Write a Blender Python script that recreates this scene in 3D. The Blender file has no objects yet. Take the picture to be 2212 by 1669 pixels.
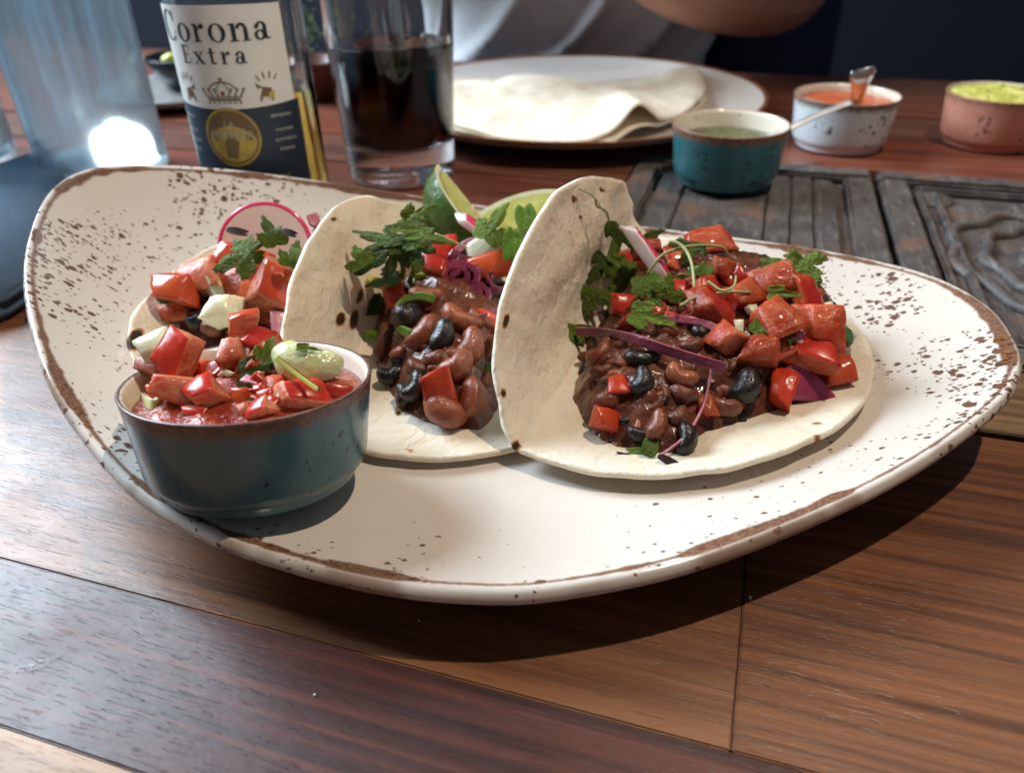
import bpy, bmesh, math, random
import numpy as np
from mathutils import Vector, Matrix, noise
from mathutils.bvhtree import BVHTree

# ------------------------------------------------------------------ camera, world, lights, exposure
SC = bpy.context.scene
COL = SC.collection
PI = math.pi
R = math.radians
CAMZ, PITCH, ROLL, FPX = .15, R(33), R(-1.2), 1650.0
cam_d = bpy.data.cameras.new('camera')
cam = bpy.data.objects.new('camera', cam_d)
COL.objects.link(cam)
CAM_M = Matrix.Rotation(PI / 2 - PITCH, 3, 'X') @ Matrix.Rotation(ROLL, 3, 'Z')
cam.matrix_world = Matrix.Translation((0, 0, CAMZ)) @ CAM_M.to_4x4()
cam_d.sensor_width = 36
cam_d.lens = 36 * FPX / 2212
cam_d.clip_start = .01
cam_d.clip_end = 50
cam_d.dof.use_dof = True
cam_d.dof.focus_distance = .215
cam_d.dof.aperture_fstop = 13.0
SC.camera = cam

world = bpy.data.worlds.new('World')
SC.world = world
world.use_nodes = True
world.node_tree.nodes['Background'].inputs[0].default_value = (.60, .66, .78, 1)
world.node_tree.nodes['Background'].inputs[1].default_value = .17

def lamp(name, typ, loc, target, energy, color, **kw):
    d = bpy.data.lights.new(name, typ)
    d.energy = energy
    d.color = color
    for k, v in kw.items():
        setattr(d, k, v)
    o = bpy.data.objects.new(name, d)
    COL.objects.link(o)
    o.location = loc
    o.rotation_euler = (Vector(target) - Vector(loc)).to_track_quat('-Z', 'Y').to_euler()
    return o

lamp('pendant_light', 'SPOT', (.30, .23, .92), (.06, .24, 0), 25, (1, .83, .64),
     spot_size=R(66), spot_blend=.8, shadow_soft_size=.011)
lamp('window_light', 'AREA', (-1.20, 1.00, 1.0), (-.05, .32, 0), 78, (.72, .87, 1.0),
     shape='RECTANGLE', size=.85, size_y=.9)
SC.view_settings.view_transform = 'Standard'
SC.view_settings.look = 'None'
SC.view_settings.exposure = -.06
SC.view_settings.gamma = 1
SC.cycles.use_denoising = True
SC.cycles.use_adaptive_sampling = True
SC.cycles.adaptive_threshold = .04
SC.cycles.adaptive_min_samples = 20
SC.cycles.max_bounces = 9
SC.cycles.transmission_bounces = 8
SC.cycles.transparent_max_bounces = 12
SC.cycles.sample_clamp_indirect = 4.0
SC.cycles.caustics_reflective = False
SC.cycles.caustics_refractive = True
SC.cycles.blur_glossy = .5
random.seed(7)

# ------------------------------------------------------------------ helpers
def ray(px, py):
    return CAM_M @ Vector(((px - 1106) / FPX, (834.5 - py) / FPX, -1))
CAM = Vector((0, 0, CAMZ))
def at_z(px, py, z):            # the point of the place seen there, at a known height
    d = ray(px, py)
    return CAM + d * ((z - CAMZ) / d.z)
def at_y(px, py, y):            # the same at a known distance
    d = ray(px, py)
    return CAM + d * (y / d.y)
def depth(p):
    return -(CAM_M.transposed() @ (Vector(p) - CAM)).z

def tag(o, label=None, cat=None, group=None, kind=None):
    if label: o['label'] = label
    if cat: o['category'] = cat
    if group: o['group'] = group
    if kind: o['kind'] = kind
    return o

def link(name, me, mats=None, parent=None, smooth=True):
    if isinstance(me, bmesh.types.BMesh):
        bm = me
        me = bpy.data.meshes.new(name)
        bm.to_mesh(me)
        bm.free()
    if mats:
        if not isinstance(mats, (list, tuple)): mats = [mats]
        for m in mats: me.materials.append(m)
    if smooth:
        me.polygons.foreach_set('use_smooth', [True] * len(me.polygons))
    o = bpy.data.objects.new(name, me)
    COL.objects.link(o)
    if parent: o.parent = parent
    return o

def mesh_from(name, v, f, mi=None):
    me = bpy.data.meshes.new(name)
    me.from_pydata([tuple(p) for p in v], [], f)
    if mi: me.polygons.foreach_set('material_index', mi)
    me.update()
    return me

def empty(name, loc=(0, 0, 0), rz=0, parent=None):
    o = bpy.data.objects.new(name, None)
    o.empty_display_size = .01
    COL.objects.link(o)
    o.location = loc
    o.rotation_euler = (0, 0, rz)
    if parent: o.parent = parent
    return o

def fattr(me, name, vals):
    a = me.attributes.new(name, 'FLOAT', 'POINT')
    a.data.foreach_set('value', [float(x) for x in vals])

def crom(pts, n, closed=False):
    pts = [Vector(p) for p in pts]
    k = len(pts)
    out = []
    seg = k if closed else k - 1
    for i in range(n):
        u = i * seg / (n if closed else n - 1)
        j = min(int(u), seg - 1)
        f = u - j
        g = (lambda q: pts[q % k]) if closed else (lambda q: pts[max(0, min(k - 1, q))])
        p0, p1, p2, p3 = g(j - 1), g(j), g(j + 1), g(j + 2)
        out.append(.5 * (2 * p1 + (p2 - p0) * f + (2 * p0 - 5 * p1 + 4 * p2 - p3) * f * f + (3 * p1 - p0 - 3 * p2 + p3) * f ** 3))
    return out

def lathe(prof, n=64, attr=None):
    """prof: list of (r, z); returns verts, faces"""
    v, f = [], []
    for r, z in prof:
        for i in range(n):
            a = 2 * PI * i / n
            v.append((r * math.cos(a), r * math.sin(a), z))
    for j in range(len(prof) - 1):
        for i in range(n):
            i2 = (i + 1) % n
            f.append((j * n + i, j * n + i2, (j + 1) * n + i2, (j + 1) * n + i))
    return v, f

def smooth_prof(prof, m=4):
    out = crom([(r, z, 0) for r, z in prof], (len(prof) - 1) * m + 1)
    return [(max(p.x, 0.00001), p.y) for p in out]

def box_bm(bm, x0, x1, y0, y1, z0, z1, bev=0):
    r = bmesh.ops.create_cube(bm, size=1)
    vs = r['verts']
    for v in vs:
        v.co = Vector(((x0 + x1) / 2 + v.co.x * (x1 - x0), (y0 + y1) / 2 + v.co.y * (y1 - y0), (z0 + z1) / 2 + v.co.z * (z1 - z0)))
    if bev:
        es = list({e for v in vs for e in v.link_edges})
        bmesh.ops.bevel(bm, geom=es, offset=bev, segments=2, affect='EDGES')
    return bm

def tube_mesh(pts, rad, n=7, steps=None):
    """a round stem along a spline; rad may be a number or a list along the control points"""
    k = steps or max(8, len(pts) * 5)
    P_ = crom(pts, k)
    v, f = [], []
    up = Vector((.3, .2, .93))
    for i, p in enumerate(P_):
        t = (P_[min(i + 1, k - 1)] - P_[max(i - 1, 0)]).normalized()
        a = t.cross(up).normalized()
        b = t.cross(a).normalized()
        if isinstance(rad, (list, tuple)):
            u = i / (k - 1) * (len(rad) - 1); j = min(int(u), len(rad) - 2)
            r = rad[j] + (rad[j + 1] - rad[j]) * (u - j)
        else: r = rad
        for q in range(n):
            an = 2 * PI * q / n
            v.append(p + a * (r * math.cos(an)) + b * (r * math.sin(an)))
    for i in range(k - 1):
        for q in range(n):
            q2 = (q + 1) % n
            f.append((i * n + q, i * n + q2, (i + 1) * n + q2, (i + 1) * n + q))
    f.append(tuple(range(n))[::-1])
    f.append(tuple((k - 1) * n + q for q in range(n)))
    return mesh_from('stem', v, f)

# ------------------------------------------------------------------ materials
class NT:
    def __init__(s, name):
        s.m = bpy.data.materials.new(name)
        s.m.use_nodes = True
        s.t = s.m.node_tree
        s.p = s.t.nodes['Principled BSDF']
        s.out = s.t.nodes['Material Output']
    def n(s, typ, inp=None, **props):
        nd = s.t.nodes.new(typ)
        for k, v in props.items(): setattr(nd, k, v)
        for k, v in (inp or {}).items(): s.set(nd, k, v)
        return nd
    def set(s, nd, k, v):
        sk = nd.inputs[k]
        if isinstance(v, bpy.types.NodeSocket): s.t.links.new(v, sk)
        elif isinstance(v, (tuple, list)) and len(v) == 3 and sk.type == 'RGBA': sk.default_value = (*v, 1)
        else: sk.default_value = v
    def bs(s, **kw):
        names = dict(color='Base Color', rough='Roughness', metal='Metallic', ior='IOR', sss='Subsurface Weight', sssr='Subsurface Radius', ssss='Subsurface Scale', trans='Transmission Weight', coat='Coat Weight', coatr='Coat Roughness', spec='Specular IOR Level', normal='Normal', emit='Emission Color', emits='Emission Strength', alpha='Alpha')
        for k, v in kw.items(): s.set(s.p, names[k], v)
        return s
    def mth(s, op, a, b=0.0, c=0.0, clamp=False):
        nd = s.n('ShaderNodeMath', {0: a, 1: b, 2: c}, operation=op)
        nd.use_clamp = clamp
        return nd.outputs[0]
    def rng(s, v, a, b, c=0.0, d=1.0, mode='SMOOTHSTEP'):
        return s.n('ShaderNodeMapRange', {0: v, 1: a, 2: b, 3: c, 4: d}, interpolation_type=mode).outputs[0]
    def mix(s, fac, a, b, blend='MIX'):
        nd = s.t.nodes.new('ShaderNodeMix')
        nd.data_type = 'RGBA'
        nd.blend_type = blend
        s.set(nd, 0, fac); s.set(nd, 6, a); s.set(nd, 7, b)
        return nd.outputs[2]
    def obj(s, scale=(1, 1, 1), rot=(0, 0, 0), loc=(0, 0, 0)):
        tc = s.n('ShaderNodeTexCoord')
        return s.n('ShaderNodeMapping', {0: tc.outputs['Object'], 1: loc, 2: rot, 3: scale}).outputs[0]
    def noise(s, vec, scale, detail=4.0, rough=.55, dist=0.0, out=0):
        return s.n('ShaderNodeTexNoise', {'Vector': vec, 'Scale': scale, 'Detail': detail, 'Roughness': rough, 'Distortion': dist}).outputs[out]
    def vor(s, vec, scale, out='Distance', feature='F1', rnd=1.0):
        return s.n('ShaderNodeTexVoronoi', {'Vector': vec, 'Scale': scale, 'Randomness': rnd}, feature=feature).outputs[out]
    def bump(s, h, strength=.3, dist=.001):
        return s.n('ShaderNodeBump', {'Strength': strength, 'Distance': dist, 'Height': h}).outputs[0]
    def attr(s, name):
        return s.n('ShaderNodeAttribute', attribute_name=name).outputs['Fac']
    def rnd(s):
        return s.n('ShaderNodeObjectInfo').outputs['Random']

def food(name, c1, c2, scale=3.0, rough=.25, sss=.25, ssss=.002, bumps=.25, bscale=14.0, spread=.25, coat=.0, c3=None):
    """moist food: two tones mottled by noise in the piece's own space, every piece a little lighter or darker"""
    t = NT(name)
    v = t.obj(loc=(0, 0, 0))
    off = t.n('ShaderNodeVectorMath', {0: v, 1: t.n('ShaderNodeCombineXYZ', {0: t.mth('MULTIPLY', t.rnd(), 17.0), 1: t.rnd(), 2: 0.0}).outputs[0]}, operation='ADD').outputs[0]
    n1 = t.noise(off, scale, 3.0)
    col = t.mix(t.rng(n1, .35, .66), c1, c2)
    if c3: col = t.mix(t.rng(t.noise(off, scale * 3.1, 2.0), .55, .72), col, c3)
    hsv = t.n('ShaderNodeHueSaturation', {'Color': col, 'Value': t.rng(t.rnd(), 0, 1, 1 - spread, 1 + spread, 'LINEAR')}).outputs[0]
    nb = t.noise(off, bscale, 3.0)
    t.bs(color=hsv, rough=t.rng(t.noise(off, scale * 4, 2.0), .3, .7, rough * .6, rough * 1.5, 'LINEAR'), sss=sss, ssss=ssss, sssr=(1, .45, .25), spec=.38, normal=t.bump(nb, bumps * .45, .03), coat=coat, coatr=.1)
    return t.m

def leafmat(name, c1, c2, trans=.35):
    t = NT(name)
    v = t.obj()
    col = t.mix(t.rng(t.noise(v, 5.0, 3.0), .35, .65), c1, c2)
    col = t.n('ShaderNodeHueSaturation', {'Color': col, 'Value': t.rng(t.rnd(), 0, 1, .7, 1.3, 'LINEAR')}).outputs[0]
    t.bs(color=col, rough=.48, spec=.3, normal=t.bump(t.noise(v, 9.0, 3.0), .5, .05))
    tr = t.n('ShaderNodeBsdfTranslucent', {0: col})
    mx = t.n('ShaderNodeMixShader', {0: trans, 1: t.p.outputs[0], 2: tr.outputs[0]})
    t.t.links.new(mx.outputs[0], t.out.inputs[0])
    return t.m

def wood(name, dark, mid, light, seed=0.0, rough=.42, fine=1.0, streak=.5, sheen=.40):
    t = NT(name)
    v = t.obj(scale=(4, 120, 75), loc=(seed * 3.1, seed * 7.7, 0))
    vb = t.obj(scale=(2.2, 16, 14), loc=(seed * 5.3, seed * 1.7, 0))
    vp = t.obj(scale=(130, 1500 * fine, 900), loc=(seed, 0, 0))
    big = t.noise(vb, 1.6, 3.0, .5, .6)
    gr = t.noise(v, 1.0, 6.0, .62, .35)
    st = t.noise(v, 3.2, 3.0, .55, .2)
    col = t.mix(t.rng(big, .3, .7), mid, light)
    col = t.mix(t.mth('MULTIPLY', t.rng(gr, .45, .72), .75), col, dark)
    col = t.mix(t.mth('MULTIPLY', t.rng(st, .52, .7), streak), col, dark)
    fs = t.noise(t.obj(scale=(3, 330, 75), loc=(seed, 0, 0)), 1.0, 3.0, .5, .15)
    col = t.mix(t.mth('MULTIPLY', t.rng(fs, .50, .68), .55), col, tuple(c * 1.35 for c in light))
    col = t.mix(t.mth('MULTIPLY', t.rng(fs, .46, .32), .5), col, tuple(c * .7 for c in dark))
    pores = t.rng(t.noise(vp, 1.0, 2.0, .5), .58, .68)
    col = t.mix(t.mth('MULTIPLY', pores, .28), col, tuple(c * .3 for c in dark))
    fb = t.noise(t.obj(scale=(160, 420, 300)), 1.0, 4.0, .6)
    h = t.mth('ADD', t.mth('MULTIPLY', pores, -.7), t.mth('MULTIPLY', fb, .8))
    rg = t.rng(t.noise(t.obj(scale=(30, 40, 30)), 1.0, 4.0), .3, .7, rough - .10, rough + .04, 'LINEAR')
    t.bs(color=col, rough=rg, spec=sheen, normal=t.bump(h, .20, .0006))
    return t.m

def specked(name, base, base2, speck, rim_col, dens=.35, scale=300.0, rough=.12, inside=None):
    """glazed ceramic: mottled glaze, iron specks, and a rim where the glaze breaks brown (attribute rim)"""
    t = NT(name)
    v = t.obj()
    col = t.mix(t.rng(t.noise(v, 55.0, 4.0, .6), .35, .68), base, base2)
    vd = t.n('ShaderNodeVectorMath', {0: v, 1: t.n('ShaderNodeVectorMath', {0: t.noise(v, 400.0, 2.0, out=1), 1: (.0016, .0016, .0016)}, operation='MULTIPLY').outputs[0]}, operation='ADD').outputs[0]
    area = t.rng(t.noise(v, 40.0, 2.0), .4, .62)
    for sc, k in ((scale, .55), (scale * 2.1, .5)):
        vo = t.n('ShaderNodeTexVoronoi', {'Vector': vd, 'Scale': sc})
        rnd_ = t.n('ShaderNodeSeparateColor', {0: vo.outputs['Color']}).outputs[0]
        rad = t.mth('MULTIPLY', t.mth('SUBTRACT', rnd_, t.mth('SUBTRACT', 1.0, t.mth('MULTIPLY', area, dens))), k / max(dens, .05))
        sp = t.rng(t.mth('SUBTRACT', rad, vo.outputs['Distance']), 0.0, .06)
        col = t.mix(t.mth('MULTIPLY', sp, .9), col, speck)
    rim = t.attr('rim')
    rn = t.noise(v, 600.0, 4.0, .7)
    rf = t.rng(t.mth('ADD', rim, t.mth('MULTIPLY', t.mth('SUBTRACT', rn, .5), .7)), .45, .72)
    col = t.mix(rf, col, t.mix(t.rng(rn, .4, .6), rim_col, tuple(c * 2.2 for c in rim_col)))
    t.bs(color=col, rough=t.rng(rf, 0, 1, rough, .35, 'LINEAR'), spec=.55, normal=t.bump(t.noise(v, 120.0, 3.0), .06, .001))
    return t.m

def plain(name, col, rough=.5, metal=0.0, var=.15, scale=40.0, **kw):
    t = NT(name)
    c = t.mix(t.noise(t.obj(), scale, 4.0), tuple(x * (1 - var) for x in col), tuple(min(1, x * (1 + var)) for x in col))
    t.bs(color=c, rough=rough, metal=metal, **kw)
    return t.m

def glass(name, tint=(1, 1, 1), rough=0.0, ior=1.47):
    t = NT(name)
    t.bs(color=tint, rough=rough, trans=1.0, ior=ior)
    return t.m

MT = {}
MT['oak'] = wood('orange_wood', (.080, .029, .014), (.165, .064, .026), (.22, .090, .037), 1.0, .44)
MT['oak2'] = wood('brown_orange_wood', (.048, .018, .011), (.135, .048, .021), (.19, .072, .030), 4.0, .42, streak=.6)
MT['dark'] = wood('dark_red_wood', (.016, .006, .006), (.048, .014, .011), (.098, .028, .018), 2.0, .44, streak=.6)
MT['pale'] = wood('pale_wood', (.12, .055, .025), (.27, .145, .07), (.36, .21, .11), 3.0, .45)
MT['rail'] = wood('weathered_rail_wood', (.06, .04, .028), (.20, .125, .07), (.34, .22, .11), 5.0, .55)
MT['red1'] = wood('far_red_wood', (.05, .014, .010), (.16, .046, .026), (.22, .07, .04), 6.0, .38)
MT['red2'] = wood('far_dark_wood', (.035, .014, .010), (.11, .040, .024), (.16, .06, .034), 7.0, .38)
def carved_mat():
    t = NT('weathered_carved_wood')
    v = t.obj()
    a = t.noise(v, 60.0, 6.0, .7)
    b = t.noise(t.obj(scale=(300, 60, 100)), 1.0, 5.0, .7)
    col = t.mix(t.rng(a, .35, .65), (.055, .045, .042), (.105, .090, .082))
    col = t.mix(t.rng(b, .5, .72), col, (.17, .16, .155))
    col = t.mix(t.rng(t.noise(v, 22.0, 2.0), .55, .7), col, (.16, .085, .055))
    t.bs(color=col, rough=.5, normal=t.bump(t.mth('ADD', a, b), .5, .002))
    return t.m
MT['carved'] = carved_mat()
# ------------------------------------------------------------------ the table: planks and carved panels
TA = R(-18)
table = empty('dining_table', (0, 0, 0), TA)
tag(table, 'rustic dining table of mixed brown planks with inlaid carved panels', 'table')
def plank(s0, s1, t0, t1, m, z1=0.0, z0=-.03, bev=.0004):
    bm = box_bm(bmesh.new(), s0, s1, t0, t1, z0, z1, bev)
    return link('plank', bm, MT[m], table, smooth=False)
g = .00012
plank(-1.0, .9, -.30, .0605 - g, 'pale')
plank(-1.0, .9, .0605 + g, .1000 - g, 'dark')
plank(-1.0, .0135 - g, .1000 + g, .2330, 'oak', -.0002)
plank(.0135 + g, .9, .1000 + g, .2330, 'oak2', 0)
plank(-1.0, .9, .2375, .2800, 'rail', -.0006)
plank(-1.0, -.0735, .2812, .3700, 'red2')
plank(-1.0, -.0735, .3705, .4500, 'red1', -.0003)
plank(-1.0, -.0735, .4505, .5120, 'red2', .0002)
plank(.216, .9, .2812, .5120, 'red2')
plank(-1.0, .9, .5150, .5900, 'red1')
plank(-1.0, .9, .5906, .6600, 'red2', -.0004)
plank(-1.0, .9, .6606, .7400, 'red1', .0002)
plank(-1.0, .9, .7406, .8050, 'red2', -.0002)
link('under_board', box_bm(bmesh.new(), -1.0, .9, -.30, .80, -.05, -.0305), MT['dark'], table, smooth=False)
for sx in (-.9, .8):
    for ty in (-.25, .74):
        link('leg', box_bm(bmesh.new(), sx, sx + .08, ty, ty + .05, -.74, -.051, .003), MT['dark'], table, smooth=False)

def carved_panel(s0, s1, t0, t1, motif):
    pan = link('carved_panel', box_bm(bmesh.new(), s0, s1, t0, t1, -.028, -.0050), MT['carved'], table, smooth=False)
    w = .016
    def rail(a, b, c, d, z=.0012, bev=.0018, nm='frame_rail'):
        bm = box_bm(bmesh.new(), a, b, c, d, -.0049, z, bev)
        bmesh.ops.subdivide_edges(bm, edges=[e for e in bm.edges if e.calc_length() > .03], cuts=14, use_grid_fill=True)
        for v in bm.verts:
            nz = noise.noise(v.co * 90)
            v.co.z += .0007 * nz
            v.co.x += .0006 * noise.noise(v.co * 60 + Vector((5, 0, 0)))
            v.co.y += .0006 * noise.noise(v.co * 60 + Vector((0, 9, 0)))
        return link(nm, bm, MT['carved'], pan, smooth=False)
    rail(s0, s1, t0, t0 + w); rail(s0, s1, t1 - w, t1)
    rail(s0, s0 + w, t0 + w + .0004, t1 - w - .0004); rail(s1 - w, s1, t0 + w + .0004, t1 - w - .0004)
    i0, i1, j0, j1 = s0 + w + .003, s1 - w - .003, t0 + w + .003, t1 - w - .003
    if motif == 'slats':
        x = i0
        ws = [.016, .048, .013, .012, .013, .040]
        k = 0
        while x < i1 - .004:
            wd = min(ws[k % 6], i1 - x)
            rail(x, x + wd - .0007, j0, j1, -.0008 - .0006 * (k % 3 == 1), .0010, 'carved_slat')
            x += wd; k += 1
    else:
        cx, cy = (i0 + i1) / 2, (j0 + j1) / 2
        for k, (ra, rb) in enumerate(((.044, .062), (.029, .042), (.012, .018))):
            pr = []
            n = 56
            v, f = [], []
            for i in range(n):
                a = 2 * PI * i / n
                wob = 1 + .06 * math.sin(a * 8 + k)
                for q in range(8):
                    b = 2 * PI * q / 8
                    rr = .0032 * math.cos(b)
                    v.append((cx + (ra * wob + rr) * math.cos(a), cy + (rb * wob + rr) * math.sin(a), -.0044 + .0034 * math.sin(b)))
            for i in range(n):
                for q in range(8):
                    f.append((i * 8 + q, ((i + 1) % n) * 8 + q, ((i + 1) % n) * 8 + (q + 1) % 8, i * 8 + (q + 1) % 8))
            link('carved_ring', mesh_from('ring', v, f), MT['carved'], pan)
        for a in (0, 1, 2, 3):
            ex, ey = (i0 if a % 2 else i1), (j0 if a < 2 else j1)
            bm = bmesh.new()
            bmesh.ops.create_uvsphere(bm, u_segments=14, v_segments=8, radius=1)
            for v in bm.verts: v.co = Vector((ex + (cx - ex) * .2 + v.co.x * .011, ey + (cy - ey) * .14 + v.co.y * .013, -.0048 + v.co.z * .003))
            link('carved_boss', bm, MT['carved'], pan)
        for y in (j0, j1 - .006): rail(i0, i1, y, y + .005, -.0008, .0014, 'carved_slat')
        for x in (i0, i0 + .009, i1 - .006): rail(x, x + .004, j0 + .007, j1 - .007, -.0012, .0012, 'carved_slat')
carved_panel(-.0725, .0695, .2812, .5140, 'slats')
carved_panel(.0730, .2150, .2812, .5140, 'rings')

# floor and bench beyond the table
fl = link('floor', box_bm(bmesh.new(), -4, 4, -2, 5, -.80, -.75), plain('dark_floor', (.012, .011, .013), .6), smooth=False)
tag(fl, kind='structure')
bench = empty('bench', (.1, 1.2, -.75))
tag(bench, 'dark navy upholstered bench beyond the table', 'bench')
navy = plain('navy_fabric', (.010, .012, .022), .85, scale=300)
link('seat', box_bm(bmesh.new(), -2.2, 2.2, -.12, .45, .32, .46, .03), navy, bench, smooth=False)
link('backrest', box_bm(bmesh.new(), -2.2, 2.2, .46, .60, .40, 1.6, .03), navy, bench, smooth=False)
link('base', box_bm(bmesh.new(), -2.1, 2.1, -.05, .55, .0, .318), navy, bench, smooth=False)

# ------------------------------------------------------------------ the large speckled plate
RIM = [(57,610,.047),(72,490,.052),(118,405,.056),(200,364,.056),(330,357,.052),(500,367,.046),(700,392,.039),(880,420,.033),(1120,455,.028),(1350,485,.026),(1600,515,.026),(1800,545,.027),(2000,592,.028),(2130,660,.029),(2192,745,.029),(2195,800,.029),(2150,868,.028),(2000,980,.025),(1800,1085,.023),(1500,1200,.021),(1200,1262,.020),(1000,1268,.020),(800,1245,.020),(600,1195,.020),(450,1140,.021),(300,1055,.024),(180,925,.030),(100,790,.038)]
NR = 220
rimw = crom([at_z(*r) for r in RIM], NR, True)
PCX, PCY = -.008, .222
_a = np.array([math.atan2(p.y - PCY, p.x - PCX) for p in rimw])
_o = np.argsort(_a)
_ra, _rr, _rz = _a[_o], np.array([math.hypot(p.x - PCX, p.y - PCY) for p in rimw])[_o], np.array([p.z for p in rimw])[_o]
ZF, T0, PW = .009, .5, 1.9
def pz(x, y):
    a = np.arctan2(y - PCY, x - PCX)
    t = np.clip(np.hypot(x - PCX, y - PCY) / np.interp(a, _ra, _rr, period=2 * PI), 0, 1)
    return ZF + (np.interp(a, _ra, _rz, period=2 * PI) - ZF) * np.clip((t - T0) / (1 - T0), 0, 1) ** PW

def build_plate():
    v, f, edge, dens = [], [], [], []
    NT_ = 46
    rings = []
    for j in range(1, NT_ + 1):
        t = 1 - (1 - j / NT_) ** 1.25
        rings.append(('top', t))
    rings += [('lip', .0010, -.0006), ('lip', .0017, -.0018), ('lip', .0018, -.0032), ('lip', .0009, -.0045), ('lip', -.0012, -.0056)]
    for t in (.95, .88, .8, .72, .64, .58): rings.append(('bot', t))
    rings += [('foot', .56), ('foot2', .53), ('foot3', .52)]
    v.append((PCX, PCY, ZF)); edge.append(.1); dens.append(.0)
    for rg in rings:
        for i in range(NR):
            p = rimw[i]
            d = Vector((p.x - PCX, p.y - PCY, 0)); L = d.length; u = d / L
            h = p.z
            if rg[0] == 'top':
                t = rg[1]
                q = Vector((PCX, PCY, 0)) + d * t
                z = ZF + (h - ZF) * max(0, (t - T0) / (1 - T0)) ** PW
                e = (1 - t) * L
            elif rg[0] == 'lip':
                q = Vector((p.x, p.y, 0)) + u * rg[1]; z = h + rg[2]; e = -.001 - abs(rg[2])
            else:
                t = rg[1]
                q = Vector((PCX, PCY, 0)) + d * t
                z = ZF + (h - ZF) * max(0, (t - T0) / (1 - T0)) ** PW - .0056
                if rg[0] == 'bot': z = max(z, .0032)
                if rg[0] == 'foot': z = .0004
                if rg[0] == 'foot2': z = .0004
                if rg[0] == 'foot3': z = .0030
                e = -.01
            v.append((q.x, q.y, z)); edge.append(e)
            t_ = min(1, (Vector((q.x - PCX, q.y - PCY, 0)).length / L))
            # how thickly the iron specks lie: most on the two ends
            xl = max(0, -(q.x + .085) / .06); xr = max(0, (q.x - .07) / .06)
            rimq = max(0, min(1, (t_ - .66) / .30))
            dn = .28 + .40 * rimq * (.72 + .5 * min(1, xl)) + .26 * min(1, xr) + .10 * min(1, xl)
            dens.append(dn)
    for i in range(NR):
        f.append((0, 1 + i, 1 + (i + 1) % NR))
    nr = len(rings)
    for j in range(nr - 1):
        for i in range(NR):
            i2 = (i + 1) % NR
            f.append((1 + j * NR + i, 1 + (j + 1) * NR + i, 1 + (j + 1) * NR + i2, 1 + j * NR + i2))
    f.append(tuple(1 + (nr - 1) * NR + i for i in range(NR)))
    me = mesh_from('plate', v, f)
    fattr(me, 'edge', edge); fattr(me, 'dens', dens)
    t = NT('speckled_stoneware_glaze')
    co = t.obj()
    ed, dn = t.attr('edge'), t.attr('dens')
    n1 = t.noise(co, 900.0, 3.0, .6); n2 = t.noise(co, 60.0, 3.0, .6); n3 = t.noise(co, 28.0, 2.0)
    col = t.mix(n2, (.61, .55, .49), (.65, .59, .53))
    vd = t.n('ShaderNodeVectorMath', {0: t.obj(scale=(.85, 1.15, 1)), 1: t.n('ShaderNodeVectorMath', {0: t.noise(co, 520.0, 3.0, .7, out=1), 1: (.0026, .0020, .002)}, operation='MULTIPLY').outputs[0]}, operation='ADD').outputs[0]
    area = t.mth('MULTIPLY', dn, t.rng(n3, .36, .58, .30, 1.15))
    dark = (.105, .040, .019)
    for sc, k, th in ((180.0, 1.2, .34), (330.0, 1.3, .54), (620.0, 1.1, .68)):
        vo = t.n('ShaderNodeTexVoronoi', {'Vector': vd, 'Scale': sc})
        rn = t.n('ShaderNodeSeparateColor', {0: vo.outputs['Color']}).outputs[0]
        rad = t.mth('MULTIPLY', t.mth('SUBTRACT', rn, t.mth('SUBTRACT', 1.0, t.mth('MULTIPLY', area, th))), k)
        sp = t.rng(t.mth('SUBTRACT', rad, vo.outputs['Distance']), -.02, .10)
        col = t.mix(t.mth('MULTIPLY', sp, .93), col, dark)
    # the brown line where the glaze breaks just inside the lip
    n4 = t.noise(co, 24.0, 3.0, .6)
    wd = t.mth('ADD', .0000, t.mth('ADD', t.mth('MULTIPLY', n1, .0013), t.rng(n4, .46, .66, 0.0, .0022)))
    dd = t.mth('ABSOLUTE', t.mth('SUBTRACT', ed, .0017))
    ln = t.rng(t.mth('SUBTRACT', wd, dd), -.0004, .0007)
    on_top = t.rng(ed, -.0006, .0006)
    col = t.mix(t.mth('MULTIPLY', t.mth('MULTIPLY', ln, on_top), .92), col, t.mix(t.rng(n1, .40, .66), (.085, .028, .010), (.22, .090, .030)))
    lipn = t.mth('MULTIPLY', t.rng(ed, .0002, -.0008), t.rng(n4, .48, .62))
    col = t.mix(t.mth('MULTIPLY', lipn, .75), col, (.25, .14, .08))
    t.bs(color=col, rough=.13, spec=.5, normal=t.bump(t.noise(co, 90.0, 2.0), .05, .002))
    o = link('speckled_plate', me, t.m)
    tag(o, 'large white speckled oblong plate with brown rim holding the tacos', 'plate')
    return o
plate = build_plate()
plate_bvh = BVHTree.FromPolygons([v.co for v in plate.data.vertices], [p.vertices for p in plate.data.polygons])

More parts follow.
